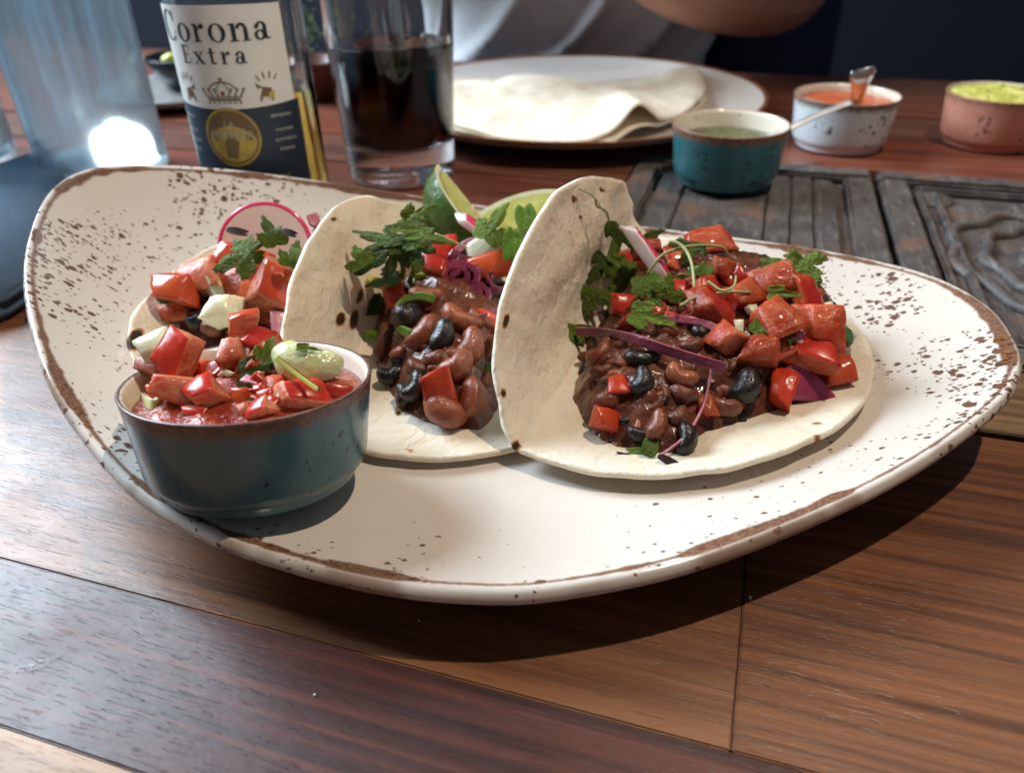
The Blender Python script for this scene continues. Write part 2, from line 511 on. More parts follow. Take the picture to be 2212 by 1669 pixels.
# ------------------------------------------------------------------ tortillas
def tortilla_mat():
    t = NT('flour_tortilla')
    co = t.obj()
    n = t.noise(co, 55.0, 5.0, .6); n2 = t.noise(co, 260.0, 4.0, .6)
    col = t.mix(t.rng(n, .35, .7), (.86, .79, .66), (.81, .71, .55))
    col = t.mix(t.mth('MULTIPLY', t.rng(t.noise(co, 150.0, 3.0, .6), .60, .74), .5), col, (.58, .40, .20))
    ch = t.mth('ADD', t.attr('char'), t.mth('MULTIPLY', t.mth('SUBTRACT', n2, .5), .45))
    col = t.mix(t.rng(ch, .18, .45), col, (.50, .24, .08))
    col = t.mix(t.rng(ch, .42, .66), col, (.035, .013, .008))
    h = t.mth('ADD', t.mth('ADD', t.mth('MULTIPLY', n, 1.1), t.mth('MULTIPLY', n2, .3)), t.mth('MULTIPLY', t.noise(co, 125.0, 3.0, .6, .6), .9))
    t.bs(color=col, rough=.62, spec=.3, sss=.18, ssss=.0016, sssr=(1, .7, .4), normal=t.bump(h, .8, .0018))
    tr = t.n('ShaderNodeBsdfTranslucent', {0: t.mix(.5, col, (.80, .62, .42))})
    mx = t.n('ShaderNodeMixShader', {0: .17, 1: t.p.outputs[0], 2: tr.outputs[0]})
    t.t.links.new(mx.outputs[0], t.out.inputs[0])
    return t.m
MT['tortilla'] = tortilla_mat()

def tortilla(p, lift, seed, label, spots, wrinkle=.0023):
    Cx, Cy, RR, ax, af, rc, th0, ths, afs = p
    ea = (math.cos(ax), -math.sin(ax)); eb = (math.sin(ax), math.cos(ax))
    NTH, NRR = 200, 64
    v, f = [], []
    for j in range(NRR + 1):
        for i in range(NTH if j else 1):
            th = 2 * PI * i / NTH
            rad = RR * (1 + .018 * noise.noise(Vector((math.cos(th) * 2.2, math.sin(th) * 2.2, seed))) + .009 * noise.noise(Vector((math.cos(th) * 9, math.sin(th) * 7, seed)))) * j / NRR
            a, b = rad * math.cos(th), rad * math.sin(th)
            afb = af + afs * b
            s = max(afb - a, 0); tm = max(th0 + ths * b, .05)
            s1 = min(s, rc * tm); t_ = s1 / rc
            dx = rc * math.sin(t_) + (s - s1) * math.cos(tm); dz = rc * (1 - math.cos(t_)) + (s - s1) * math.sin(tm)
            ab = max(a, afb); aa = ab - dx
            x, y = Cx + aa * ea[0] + b * eb[0], Cy + aa * ea[1] + b * eb[1]
            xb, yb = Cx + ab * ea[0] + b * eb[0], Cy + ab * ea[1] + b * eb[1]
            z = float(pz(xb, yb)) + .0014 + lift + dz
            up = min(1, s / .02)
            # the sheet's own waviness: stronger on the standing flap, with creases running along the fold
            q = Vector((a * 38, b * 22, seed * 3.3))
            wv = noise.noise(q) * (.0004 + wrinkle * up) + noise.noise(Vector((a * 110, b * 60, seed))) * .00085 * (.35 + up)
            cr = math.exp(-((s - .006 - .004 * noise.noise(Vector((b * 40, 0, seed)))) / .0016) ** 2) * .0011
            nx, nz = math.sin(t_), math.cos(t_)
            k = wv - cr
            x += nx * k * ea[0]; y += nx * k * ea[1]; z += nz * k
            if s == 0: z = max(z, float(pz(x, y)) + .0012 + lift)
            v.append(Vector((x, y, z)))
    for i in range(NTH): f.append((0, 1 + i, 1 + (i + 1) % NTH))
    for j in range(1, NRR):
        for i in range(NTH):
            i2 = (i + 1) % NTH; A = 1 + (j - 1) * NTH; B = 1 + j * NTH
            f.append((A + i, B + i, B + i2, A + i2))
    bv = BVHTree.FromPolygons(v, f)
    ch = [0.0] * len(v)
    for (px, py, rx, ry, ang) in spots:
        d = ray(px, py).normalized()
        h = bv.ray_cast(CAM, d)
        if h[0] is None: continue
        k = depth(h[0]) / FPX
        for i, c in enumerate(v):
            dl = c - h[0]
            if dl.length > .02: continue
            # offsets as the eye sees the sheet, turned by ang
            q = CAM_M.transposed() @ dl
            ca, sa = math.cos(R(ang)), math.sin(R(ang))
            u, w = (q.x * ca + q.y * sa) / (rx * k * .62), (-q.x * sa + q.y * ca) / (ry * k * .62)
            ch[i] = max(ch[i], 1.0 - (u * u + w * w) * .5)
    me = mesh_from('tortilla', v, f)
    fattr(me, 'char', ch)
    o = link('tortilla', me, MT['tortilla'])
    md = o.modifiers.new('thick', 'SOLIDIFY'); md.thickness = .0016; md.offset = -.3; md.use_even_offset = False
    tag(o, label, 'tortilla', 'soft tortillas folded on the plate')
    return bv
tb1 = tortilla((-.066, .254, .0700, .35, -.030, .020, .75, 2.0, 0), 0, 1.0,
               'soft flour tortilla behind the blue pot, its edge showing a grill mark', [(290, 735, 14, 40, 20), (276, 710, 10, 25, 15)])
tb2 = tortilla((-.0212, .2471, .0728, .3107, -.021, .0092, 1.2489, -2.3093, .022), .0022, 2.0,
               'middle soft flour tortilla with a raised flap, between pot and front taco',
               [(733, 690, 10, 24, -8), (762, 690, 9, 34, -8), (775, 640, 7, 30, -14), (860, 892, 8, 14, 12), (882, 975, 12, 7, -10), (718, 475, 6, 10, -20)])
tb3 = tortilla((.0466, .2319, .0734, .3945, -.012, .0129, 1.4365, 2.9326, .0331), .0044, 3.0,
               'largest soft flour tortilla at the front of the plate, its flap dotted with char spots',
               [(1090, 692, 9, 26, -15), (1084, 850, 9, 18, -10), (1114, 964, 10, 9, 0), (1204, 1021, 9, 7, 0), (1306, 1036, 11, 8, 0), (1297, 410, 10, 7, 0),
                (1250, 470, 5, 8, 0), (1226, 505, 5, 7, 0), (1763, 915, 5, 9, 0), (1763, 942, 8, 6, 0), (1658, 994, 7, 4, 0), (1238, 430, 8, 14, 0)])
# ------------------------------------------------------------------ dip pots
MT['pot_blue'] = specked('teal_glaze', (.030, .098, .130), (.055, .140, .165), (.012, .016, .022), (.075, .038, .028), .12, 260.0, .20)
MT['pot_teal'] = specked('turquoise_glaze', (.035, .155, .175), (.055, .20, .22), (.04, .035, .03), (.16, .08, .05), .55, 330.0, .18)
MT['pot_white'] = specked('white_glaze', (.62, .66, .68), (.70, .72, .72), (.06, .04, .03), (.12, .08, .06), .55, 300.0, .16)
MT['pot_peach'] = specked('peach_glaze', (.52, .21, .14), (.60, .27, .19), (.10, .05, .035), (.22, .10, .06), .8, 330.0, .2)
MT['pot_in'] = specked('cream_inner_glaze', (.70, .62, .50), (.74, .67, .56), (.2, .1, .06), (.14, .07, .045), .1, 300.0, .12)
def dip_pot(loc, rad, H, mat, label, tilt=(0, 0)):
    out = [(.0, .0), (.76, 0), (.81, .012), (.82, .04), (.825, .085), (.845, .12), (.895, .16), (.915, .24), (.95, .6), (.98, .88), (.992, .965), (.997, .99), (.985, 1.0)]
    inn = [(.965, .995), (.945, .975), (.925, .92), (.88, .5), (.83, .3), (.70, .235), (.3, .22), (0, .22)]
    pr = [(r * rad, z * H) for r, z in out + inn]
    v, f = lathe([(max(r, 1e-5), z) for r, z in pr], 96)
    me = mesh_from('dip_pot', v, f, [1 if j >= len(out) else 0 for j in range(len(pr) - 1) for _ in range(96)])
    fattr(me, 'rim', [max(0, 1.05 - abs(j - 11) * .22) if j >= 9 and j <= 15 else 0 for j in range(len(pr)) for _ in range(96)])
    o = link('dip_pot', me, [MT[mat], MT['pot_in']])
    o.location = loc
    o.rotation_euler = (tilt[0], tilt[1], 0)
    tag(o, label, 'dip pot', 'small glazed dip pots')
    return o
POT = Vector((-.0688, .1630, .0182)); POT_R, POT_H, POT_T = .0316, .0276, R(-12)
pot = dip_pot(POT, POT_R, POT_H, 'pot_blue', 'dark teal blue glazed pot of chunky tomato salsa on the plate', (POT_T, R(1.0)))
pc = at_y(1581, 280, .4523)
FARP = [((pc.x - .001, .4523, .0016), 'pot_teal', 'turquoise glazed pot of green salsa standing on the carved panel'),
        ((.2245, .5230, .0006), 'pot_white', 'white speckled pot of orange salsa with a spoon standing in it'),
        ((.3250, .5200, .0004), 'pot_peach', 'peach pink speckled pot of guacamole')]
for l, m, lb in FARP: dip_pot(l, .0334, .0335, m, lb)

def fill_disc(name, loc, rad, h, mat, label, cat, bumpy=.001, seed=0, dome=0.0, depth_=.012):
    v, f = [], []
    n, k = 40, 12
    v.append((0, 0, dome))
    for j in range(1, k + 1):
        for i in range(n):
            a = 2 * PI * i / n; r = rad * j / k
            x, y = r * math.cos(a), r * math.sin(a)
            z = dome * (1 - (j / k) ** 2) + bumpy * noise.fractal(Vector((x * 90, y * 90, seed)), 1, 2, 3) * (1 - (j / k) ** 4)
            v.append((x, y, z))
    for i in range(n): v.append((v[1 + (k - 1) * n + i][0] * .9, v[1 + (k - 1) * n + i][1] * .9, -depth_))
    for i in range(n): f.append((0, 1 + i, 1 + (i + 1) % n))
    for j in range(k):
        for i in range(n):
            i2 = (i + 1) % n; A = 1 + j * n
            f.append((A + i, A + n + i, A + n + i2, A + i2))
    f.append(tuple(1 + k * n + i for i in range(n))[::-1])
    o = link(name, mesh_from(name, v, f), mat)
    o.location = Vector(loc) + Vector((0, 0, h))
    tag(o, label, cat, kind='stuff')
    return o
MT['salsa_green'] = food('green_salsa', (.10, .11, .05), (.17, .17, .08), 60, .2, .1, .002, .4, 300)
MT['salsa_orange'] = food('orange_salsa', (.52, .09, .03), (.62, .15, .05), 60, .2, .1, .002, .4, 300)
MT['guac'] = food('guacamole', (.42, .40, .07), (.55, .52, .14), 60, .35, .15, .002, .8, 250)
fill_disc('green_salsa', FARP[0][0], .0300, .0235, MT['salsa_green'], 'green herb salsa in the turquoise pot', 'salsa', .0006, 1)
fill_disc('orange_salsa', FARP[1][0], .0305, .0285, MT['salsa_orange'], 'orange red salsa in the white pot', 'salsa', .0007, 2)
fill_disc('guacamole', FARP[2][0], .0310, .0315, MT['guac'], 'mashed yellow green guacamole in the peach pot', 'guacamole', .0035, 3, .004)

# ------------------------------------------------------------------ two teaspoons
def metal():
    t = NT('stainless_steel')
    t.bs(color=(.92, .91, .89), rough=t.rng(t.noise(t.obj(), 200.0, 3.0), .3, .7, .42, .55, 'LINEAR'), metal=1.0)
    return t.m
MT['steel'] = metal()
MT['polished'] = plain('polished_steel', (.60, .60, .60), .10, 1.0, var=.05)
def spoon(path, widths, bowl_c, bowl_dir, label, up=(0, 0, 1), thick=.0013, mat='steel'):
    root = empty('teaspoon', path[0])
    tag(root, label, 'spoon', 'teaspoons in the dip pots')
    P_ = crom(path, 30)
    v, f = [], []
    for i, p in enumerate(P_):
        u = i / 29 * (len(widths) - 1); j = min(int(u), len(widths) - 2)
        w = widths[j] + (widths[j + 1] - widths[j]) * (u - j)
        t = (P_[min(i + 1, 29)] - P_[max(i - 1, 0)]).normalized()
        a = t.cross(Vector(up)).normalized(); b = a.cross(t).normalized()
        for (x, y) in ((-1, -.4), (-.6, -1), (.6, -1), (1, -.4), (1, .4), (.6, 1), (-.6, 1), (-1, .4)):
            v.append(p + a * (x * w / 2) + b * (y * thick / 2) - Vector(path[0]))
    for i in range(29):
        for q in range(8): f.append((i * 8 + q, i * 8 + (q + 1) % 8, (i + 1) * 8 + (q + 1) % 8, (i + 1) * 8 + q))
    f.append(tuple(range(8))[::-1]); f.append(tuple(29 * 8 + q for q in range(8)))
    link('handle', mesh_from('handle', v, f), MT[mat], root)
    bm = bmesh.new()
    bmesh.ops.create_uvsphere(bm, u_segments=20, v_segments=12, radius=1)
    bmesh.ops.delete(bm, geom=[q for q in bm.verts if q.co.z > .05], context='VERTS')
    for q in bm.verts: q.co = Vector((q.co.x * .019, q.co.y * .012, q.co.z * .006))
    o = link('bowl', bm, MT['steel'], root)
    md = o.modifiers.new('thick', 'SOLIDIFY'); md.thickness = .0008
    o.location = Vector(bowl_c) - Vector(path[0])
    o.rotation_euler = bowl_dir
    return root
p0 = at_y(1655, 300, .452); p1 = at_y(1836, 222, .474)
q0 = p0 + (p0 - p1) * .22
spoon([q0, p0 + Vector((0, 0, -.0005)), p0.lerp(p1, .5) + Vector((0, 0, .001)), p1], [.0060, .0058, .0054, .0066], q0 + Vector((-.014, -.002, -.001)), (0, R(24), R(6)),
      'bright steel teaspoon resting across the rim of the turquoise pot', thick=.0020)
r0 = at_y(1846, 236, .508); r1 = at_y(1866, 150, .492)
rm = r0.lerp(r1, .55)
spoon([r0 + (r0 - r1) * .25, r0, rm, r0.lerp(r1, .88), r1 + Vector((0, .002, .0))], [.005, .0075, .0100, .0155, .0135], r0 + (r0 - r1) * .25 + Vector((-.002, .012, -.003)), (R(-30), 0, R(90)),
      'steel teaspoon standing upright in the white pot, wide handle end up', up=(0, 1, .2), mat='polished')

# ------------------------------------------------------------------ glassware
MT['glass'] = glass('clear_glass', (.97, .985, .98))
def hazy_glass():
    t = NT('scuffed_glass_painted_haze')
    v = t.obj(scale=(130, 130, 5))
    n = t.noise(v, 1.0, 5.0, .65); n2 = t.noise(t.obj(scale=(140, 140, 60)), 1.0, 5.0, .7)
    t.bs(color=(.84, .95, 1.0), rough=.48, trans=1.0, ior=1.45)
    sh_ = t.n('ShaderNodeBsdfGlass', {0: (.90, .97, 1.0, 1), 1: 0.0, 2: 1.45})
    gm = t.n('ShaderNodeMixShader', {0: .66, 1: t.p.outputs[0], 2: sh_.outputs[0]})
    d = t.n('ShaderNodeBsdfTranslucent', {0: (.42, .72, .92, 1)})  # blue haze and bright streaks painted in for window light, mixed with scuffs
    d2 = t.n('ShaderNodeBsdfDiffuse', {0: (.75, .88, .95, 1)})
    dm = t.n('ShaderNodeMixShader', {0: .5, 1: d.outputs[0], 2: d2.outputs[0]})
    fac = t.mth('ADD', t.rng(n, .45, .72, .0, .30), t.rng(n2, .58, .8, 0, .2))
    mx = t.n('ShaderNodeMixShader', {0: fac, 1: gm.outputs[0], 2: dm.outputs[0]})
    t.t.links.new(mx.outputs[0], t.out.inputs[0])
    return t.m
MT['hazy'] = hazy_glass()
def vessel(name, loc, pro, mat, label, cat, group=None, n=80):
    v, f = lathe([(max(r, 1e-5), z) for r, z in pro], n)
    o = link(name, mesh_from(name, v, f), mat)
    o.location = loc
    tag(o, label, cat, group)
    return o
def cyl_glass(r0, r1, h, wall, base):
    out = [(0, .0006), (r0 * .80, .0006), (r0 * .93, .0002), (r0 * .985, .0014), (r0, .004)]
    out += [(r0 + (r1 - r0) * k / 6, .004 + (h - .006) * k / 6) for k in range(1, 7)] + [(r1 - wall * .3, h), (r1 - wall * .8, h - .0006)]
    inn = [(r1 - wall - (r1 - r0) * k / 6, h - .002 - (h - base - .006) * k / 6) for k in range(0, 7)]
    inn += [(r0 - wall * 1.6, base + .0016), (r0 * .7, base + .0003), (0, base)]
    return out + inn
G1, G2 = (-.262, .500, .0006), (-.352, .492, .0006)
vessel('tall_glass_cylinder', G1, cyl_glass(.0385, .0400, .17, .0032, .007), MT['hazy'], 'tall scuffed clear glass cylinder with an added glowing highlight inside', 'glass', 'tall clear glasses')
vessel('tall_glass', G2, cyl_glass(.0350, .0370, .16, .0030, .012), MT['hazy'], 'tall clear empty glass beside the glass with the added highlight, cut by the frame', 'glass', 'tall clear glasses')
# added glowing shape, stands in for a blown-out highlight in the glass
tl = empty('highlight_glow', (-.244, .492, .0082))
tag(tl, 'added glowing white shape imitating a bright highlight in the tall glass cylinder', 'highlight')
te = NT('highlight_emission'); te.bs(color=(.9, .93, .95), rough=.5, emit=(.85, .95, 1.0), emits=4.0)
tf = NT('highlight_tip_emission'); tf.bs(color=(1, 1, 1), emit=(.92, .97, 1.0), emits=6.0)
v, f = lathe([(1e-5, 0), (.0165, 0), (.0175, .001), (.0175, .0130), (.0166, .0165), (.0145, .0195), (.0110, .0216), (1e-5, .0230)], 40)
link('glow_body', mesh_from('glow_body', v, f), te.m, tl)
v, f = lathe(smooth_prof([(1e-5, .0222), (.0070, .0226), (.0066, .0240), (.0048, .0256), (.0026, .0266), (.0012, .0270), (1e-5, .0272)], 3), 20)
link('glowing_tip', mesh_from('glowing_tip', v, f), tf.m, tl)

# tumbler of cola
GC = (-.0665, .481, .0006)
vessel('cola_tumbler', GC, cyl_glass(.0330, .0392, .128, .0026, .0195), MT['glass'], 'clear thick based tumbler half full of dark cola', 'glass')
def liquid(name, col, dens, ior=1.33):
    t = NT(name)
    t.bs(color=(1, 1, 1), rough=0.0, trans=1.0, ior=ior)
    va = t.n('ShaderNodeVolumeAbsorption', {0: (*col, 1), 1: dens})
    t.t.links.new(va.outputs[0], t.out.inputs[1])
    return t.m
MT['cola'] = liquid('cola_liquid', (.55, .20, .07), 210.0)
MT['beer'] = liquid('lager_beer', (.97, .83, .22), 60.0)
MT['ice'] = glass('ice', (.98, .96, .94), .06, 1.31)
lv = .0770
rin = lambda z: .0330 - .0026 + (.0392 - .0330) * (z - .006) / .122 + .00012
pro = [(0, .0196), (.0231, .0199), (.0283, .0212), (rin(.0255), .0255)] + [(rin(z), z) for z in (.035, .05, .065, lv - .001)] + [(rin(lv) - .0006, lv), (.02, lv - .0004), (0, lv - .0004)]
vessel('cola', GC, pro, MT['cola'], 'dark brown cola in the thick based tumbler', 'cola')
random.seed(3)
for i, (x, y, z, s) in enumerate(((-.012, -.012, lv - .0080, .017), (.012, -.010, lv - .0085, .018), (.004, .013, lv - .007, .017), (-.015, .008, lv - .009, .014))):
    bm = box_bm(bmesh.new(), -.5, .5, -.5, .5, -.5, .5, .16)
    o = link('ice_cube', bm, MT['ice'])
    o.scale = (s, s * .9, s * .85); o.location = Vector(GC) + Vector((x, y, z)); o.rotation_euler = (random.uniform(-.4, .4), random.uniform(-.4, .4), random.random() * 3)
    tag(o, 'clear ice cube floating in the cola', 'ice cube', 'ice cubes in the cola')

# beer bottle
BB = Vector((-.1245, .392, .0006)); BR = .0308
bprof = [(0, .003), (.014, .0028), (.022, .0006), (.0265, .0003), (.0298, .0025), (BR, .007), (BR, .04), (BR, .08), (BR, .118), (.0300, .128), (.0262, .143), (.0205, .158), (.0158, .172), (.0137, .186), (.0130, .205), (.0130, .216), (.0142, .218), (.0142, .224), (.0132, .226)]
inn = [(.0100, .226), (.0098, .21), (.0106, .186), (.0128, .172), (.0175, .157), (.0234, .1415), (.0272, .127), (.0280, .117), (.0280, .08), (.0280, .03), (.0278, .012), (.0262, .0072), (.018, .0062), (0, .0075)]
bott = vessel('beer_bottle', BB, bprof + inn, MT['glass'], 'clear glass beer bottle with white and navy printed label', 'bottle', n=96)
bl = .0715
vessel('lager', BB, [(0, .0074), (.0181, .0060), (.0263, .0070), (.0279, .0118), (.0281, .03), (.0281, bl - .001), (.0277, bl), (.02, bl - .0003), (0, bl - .0003)], MT['beer'], 'golden lager filling the lower half of the beer bottle', 'beer')

# printed label: every mark is a thin sheet bent round the glass
LC = R(-5)
def wrap(pts, off):
    out = []
    for u, z in pts:
        a = LC + u / BR
        out.append(((BR + off) * math.sin(a), -(BR + off) * math.cos(a), z))
    return out
def stamp(name, polys, off, mat, parent=bott, sub=.0025):
    bm = bmesh.new()
    for p in polys:
        try: bm.faces.new([bm.verts.new((x, y, 0)) for x, y in p])
        except ValueError: pass
    for _ in range(6):
        es = [e for e in bm.edges if abs(e.verts[0].co.x - e.verts[1].co.x) > sub]
        if not es: break
        bmesh.ops.triangulate(bm, faces=[f for f in bm.faces if len(f.verts) > 4])
        bmesh.ops.subdivide_edges(bm, edges=es, cuts=1)
    bmesh.ops.triangulate(bm, faces=bm.faces[:])
    w = wrap([(v.co.x, v.co.y) for v in bm.verts], off)
    for v, c in zip(bm.verts, w): v.co = c
    bmesh.ops.recalc_face_normals(bm, faces=bm.faces[:])
    return link(name, bm, mat, parent, smooth=True)
def ring_polys(cx, cy, ro, ri, a0=0, a1=360, n=28, ox=0):
    out = []
    for i in range(n):
        p, q = R(a0 + (a1 - a0) * i / n), R(a0 + (a1 - a0) * (i + 1) / n)
        out.append([(cx + ro[0] * math.cos(p), cy + ro[1] * math.sin(p)), (cx + ro[0] * math.cos(q), cy + ro[1] * math.sin(q)),
                    (cx + ox + ri[0] * math.cos(q), cy + ri[1] * math.sin(q)), (cx + ox + ri[0] * math.cos(p), cy + ri[1] * math.sin(p))])
    return out
def rc(x0, y0, x1, y1): return [(x0, y0), (x1, y0), (x1, y1), (x0, y1)]
def disc(cx, cy, r, n=16): return [[(cx + r * math.cos(2 * PI * i / n), cy + r * math.sin(2 * PI * i / n)) for i in range(n)]]
GLY = {
 'C': (1.50, ring_polys(.78, .82, (.76, .88), (.50, .80), 42, 318, 40, .06) + [[(1.24, 1.10), (1.34, 1.10), (1.40, 1.66), (1.30, 1.66)]] + [[(1.28, .40), (1.36, .34), (1.42, .52), (1.38, .55)]]),
 'o': (1.10, ring_polys(.52, .5, (.52, .53), (.27, .46))),
 'r': (.86, [rc(.12, 0, .36, 1.0), rc(-.02, 0, .52, .07), [(-.02, .90), (.14, .90), (.14, 1.0), (-.02, .97)], [(.36, .62), (.36, .80), (.62, 1.02), (.66, .90)]] + disc(.66, .88, .15)),
 'n': (1.26, [rc(.12, 0, .36, 1.0), rc(-.02, 0, .50, .07), [(-.02, .90), (.14, .90), (.14, 1.0), (-.02, .97)], rc(.82, 0, 1.06, .68), rc(.70, 0, 1.20, .07)] + ring_polys(.71, .62, (.35, .40), (.13, .26), 0, 165, 18)),
 'a': (1.08, ring_polys(.36, .27, (.36, .29), (.15, .20)) + [rc(.56, .10, .80, .68), [(.58, .10), (.74, 0), (1.0, .03), (1.0, .10), (.80, .10)]] + ring_polys(.46, .68, (.34, .34), (.12, .25), 0, 160, 16) + disc(.18, .74, .13)),
 'E': (1.12, [rc(.14, 0, .38, 1.5), rc(0, 0, 1.0, .08), rc(0, 1.42, .96, 1.5), rc(.38, .72, .74, .80), rc(.70, .56, .78, .96), [(.92, .08), (1.0, .08), (1.06, .48), (.98, .48)], [(.88, 1.42), (.96, 1.42), (.98, 1.06), (.90, 1.06)]]),
 'x': (1.10, [[(.04, .98), (.32, .98), (1.0, .02), (.72, .02)], [(.08, .02), (.20, .02), (.92, .98), (.80, .98)], rc(-.04, .93, .42, 1.0), rc(.66, .93, 1.06, 1.0), rc(-.06, 0, .34, .07), rc(.60, 0, 1.10, .07)]),
 't': (.80, [rc(.20, .12, .44, 1.34), rc(.02, .90, .70, 1.0), [(.20, .12), (.32, 0), (.60, 0), (.72, .16), (.66, .20), (.52, .10), (.44, .14)]]),
}
def word(txt, u0, z0, s, gap=.16, sx=1.0):
    polys, x = [], 0
    for ch in txt:
        w, gl = GLY[ch]
        for p in gl: polys.append([(u0 + (x + a) * s * sx, z0 + b * s) for a, b in p])
        x += w + gap
    return polys, x * s * sx
white = plain('label_white', (.80, .80, .77), .45)
ink = plain('label_ink', (.012, .028, .040), .45)
navyink = plain('label_navy', (.014, .030, .055), .4)
gold = plain('label_gold', (.52, .40, .08), .35, .25, var=.35, scale=260)
bronze = plain('label_bronze', (.19, .125, .055), .4, .2)
pale_ink = plain('label_pale_print', (.45, .46, .42), .45)
red_ink = plain('label_red', (.30, .06, .04), .45)
UL, UR = -.0355, .0325
nseg = 30
zs = lambda u: .0700 - .0020 * math.cos(u / .034 * 1.3)          # curved border between the two fields
zt = lambda u: .1095 + .0012 * math.cos(u / .034 * 1.2)
us = [UL + (UR - UL) * i / nseg for i in range(nseg + 1)]
stamp('label_white_field', [[(a, zs(a)), (b, zs(b)), (b, zt(b)), (a, zt(a))] for a, b in zip(us, us[1:])], .00012, white, sub=.004)
ur2 = UR + .0022
us2 = [UL + (ur2 - UL) * i / nseg for i in range(nseg + 1)]
stamp('label_navy_field', [[(a, .0300), (b, .0300), (b, zs(b) - .0001), (a, zs(a) - .0001)] for a, b in zip(us2, us2[1:])], .00012, navyink, sub=.004)
pw, wl = word('Corona', 0, 0, .0072, .16)
pw, _ = word('Corona', -wl / 2 - .001, .0962, .0072, .16)
stamp('lettering', pw, .00030, ink, sub=.0012)
pw, wl = word('Extra', 0, 0, .0050, .34)
pw, _ = word('Extra', -wl / 2 - .001, .0872, .0050, .34)
stamp('lettering', pw, .00030, ink, sub=.0012)
# crown
cr = [rc(-.0075, .0717, .0075, .0727), rc(-.0082, .0731, .0082, .0736)]
for k in range(-3, 4): cr.append(rc(k * .0024 - .0006, .0706, k * .0024 + .0006, .0713))
for s in (-1, 1):
    for b in (0, 1, 2):
        x0 = s * (.0022 + b * .0028)
        cr += [[(x0 - .0004, .0736), (x0 + .0004, .0736), (x0 + s * .0016 + .0004, .0762), (x0 + s * .0016 - .0004, .0762)]]
        cr += disc(x0 + s * .0016, .0765, .0007, 8)
cr += ring_polys(0, .0743, (.0072, .0058), (.0066, .0051), 15, 165, 24) + ring_polys(0, .0743, (.0030, .0056), (.0025, .0051), 15, 165, 16)
cr += disc(0, .0809, .0008, 8) + [rc(-.0003, .0815, .0003, .0800)]
stamp('crown_emblem', cr, .00028, bronze, sub=.002)
stamp('crown_jewel', disc(0, .0749, .0011, 8), .00034, red_ink)
def beast(cx, s):
    g_ = [[(cx - .003 * s, .0727), (cx + .003 * s, .0721), (cx + .0026 * s, .0759), (cx - .0012 * s, .0769)], [(cx - .0012 * s, .0765), (cx - .0044 * s, .0789), (cx - .0036 * s, .0761)],
          [(cx - .003 * s, .0729), (cx - .0034 * s, .0707), (cx - .0024 * s, .0707), (cx - .0018 * s, .0729)], [(cx + .0018 * s, .0725), (cx + .002 * s, .0705), (cx + .003 * s, .0705), (cx + .0028 * s, .0727)]]
    for k in range(4):
        a = R(50 + 26 * k)
        d = (math.cos(a) * s, math.sin(a))
        b0 = (cx + .0012 * s + d[0] * .0052, .0762 + d[1] * .0040); e0 = (cx + .0012 * s + d[0] * .0074, .0762 + d[1] * .0070)
        g_.append([(b0[0] - .0004, b0[1]), (b0[0] + .0004, b0[1]), (e0[0] + .0004, e0[1]), (e0[0] - .0004, e0[1])])
    return g_
stamp('griffin_emblem', beast(.0190, 1), .00028, bronze)
stamp('griffin_emblem', beast(-.0185, -1), .00028, bronze)
stamp('griffin_gold_patch', [[(.0195, .0719), (.0225, .0717), (.0228, .0749), (.0205, .0743)]], .00033, gold)  # gold print on the right-hand griffin
# medallion
MZ = .0553
stamp('medallion', disc(-.0002, MZ, .0134, 40), .00026, bronze, sub=.0015)
stamp('medallion_ring', ring_polys(-.0002, MZ, (.0131, .0131), (.0123, .0123), 0, 360, 48), .00040, gold)
stamp('medallion_lower_field', [[(-.0002 + .0113 * math.cos(R(a)), MZ + .0113 * math.sin(R(a))) for a in list(range(180, 361, 8))] + [(.006, MZ + .004), (0, MZ + .0058), (-.006, MZ + .004)]], .00034, gold, sub=.0015)
stamp('medallion_figure', [[(-.004, MZ - .009), (.001, MZ - .0095), (.003, MZ - .002), (-.001, MZ + .002), (-.004, MZ - .002)], [(-.0095, MZ - .001), (-.007, MZ - .0015), (-.0065, MZ + .0005), (-.0092, MZ + .001)], [(.0062, MZ - .0012), (.0092, MZ - .001), (.0088, MZ + .0014), (.0064, MZ + .001)]], .00042, bronze)
def print_text(txt, u, z, size, mat, off=.0005, arc=0.0, sx=1.0):
    cu = bpy.data.curves.new('print', 'FONT'); cu.body = txt; cu.size = size; cu.align_x = 'CENTER'; cu.resolution_u = 2
    ob = bpy.data.objects.new('print', cu); COL.objects.link(ob)
    dg = bpy.context.evaluated_depsgraph_get()
    me = bpy.data.meshes.new_from_object(ob.evaluated_get(dg))
    bpy.data.objects.remove(ob)
    pts = [(u + p.co.x * sx, z + p.co.y + arc * (p.co.x ** 2)) for p in me.vertices]
    for p, c in zip(me.vertices, wrap(pts, off)): p.co = c
    return link('small_print', me, mat, bott, smooth=False)
print_text('LA', -.0002, MZ + .0042, .0046, pale_ink)
print_text('CERVEZA', -.0002, MZ - .0004, .0050, pale_ink)
print_text('MODELO S.DE R.L.DE C.V.', .0035, .0335, .0036, gold, arc=2.5)
for z, w in ((.0630, .0105), (.0565, .0080), (.0520, .0098), (.0476, .0070)):
    for sgn in (1, -1):
        k = 0; x = 0; random.seed(int(z * 1e4))
        cc = []
        while x < w:
            ww = random.uniform(.0006, .0013)
            hh = .0014
            c = sgn * .0243 - w / 2 + x
            cc += [rc(c, z, c + .0003, z + hh), rc(c + ww - .0004, z + random.choice((0, .0005)), c + ww - .0001, z + hh), rc(c + .0003, z + random.choice((0, .0006, .0011)), c + ww - .0004, z + random.choice((.0004, .0009, .0014)))]
            x += ww + .0005
        stamp('small_print', cc, .00034, pale_ink)

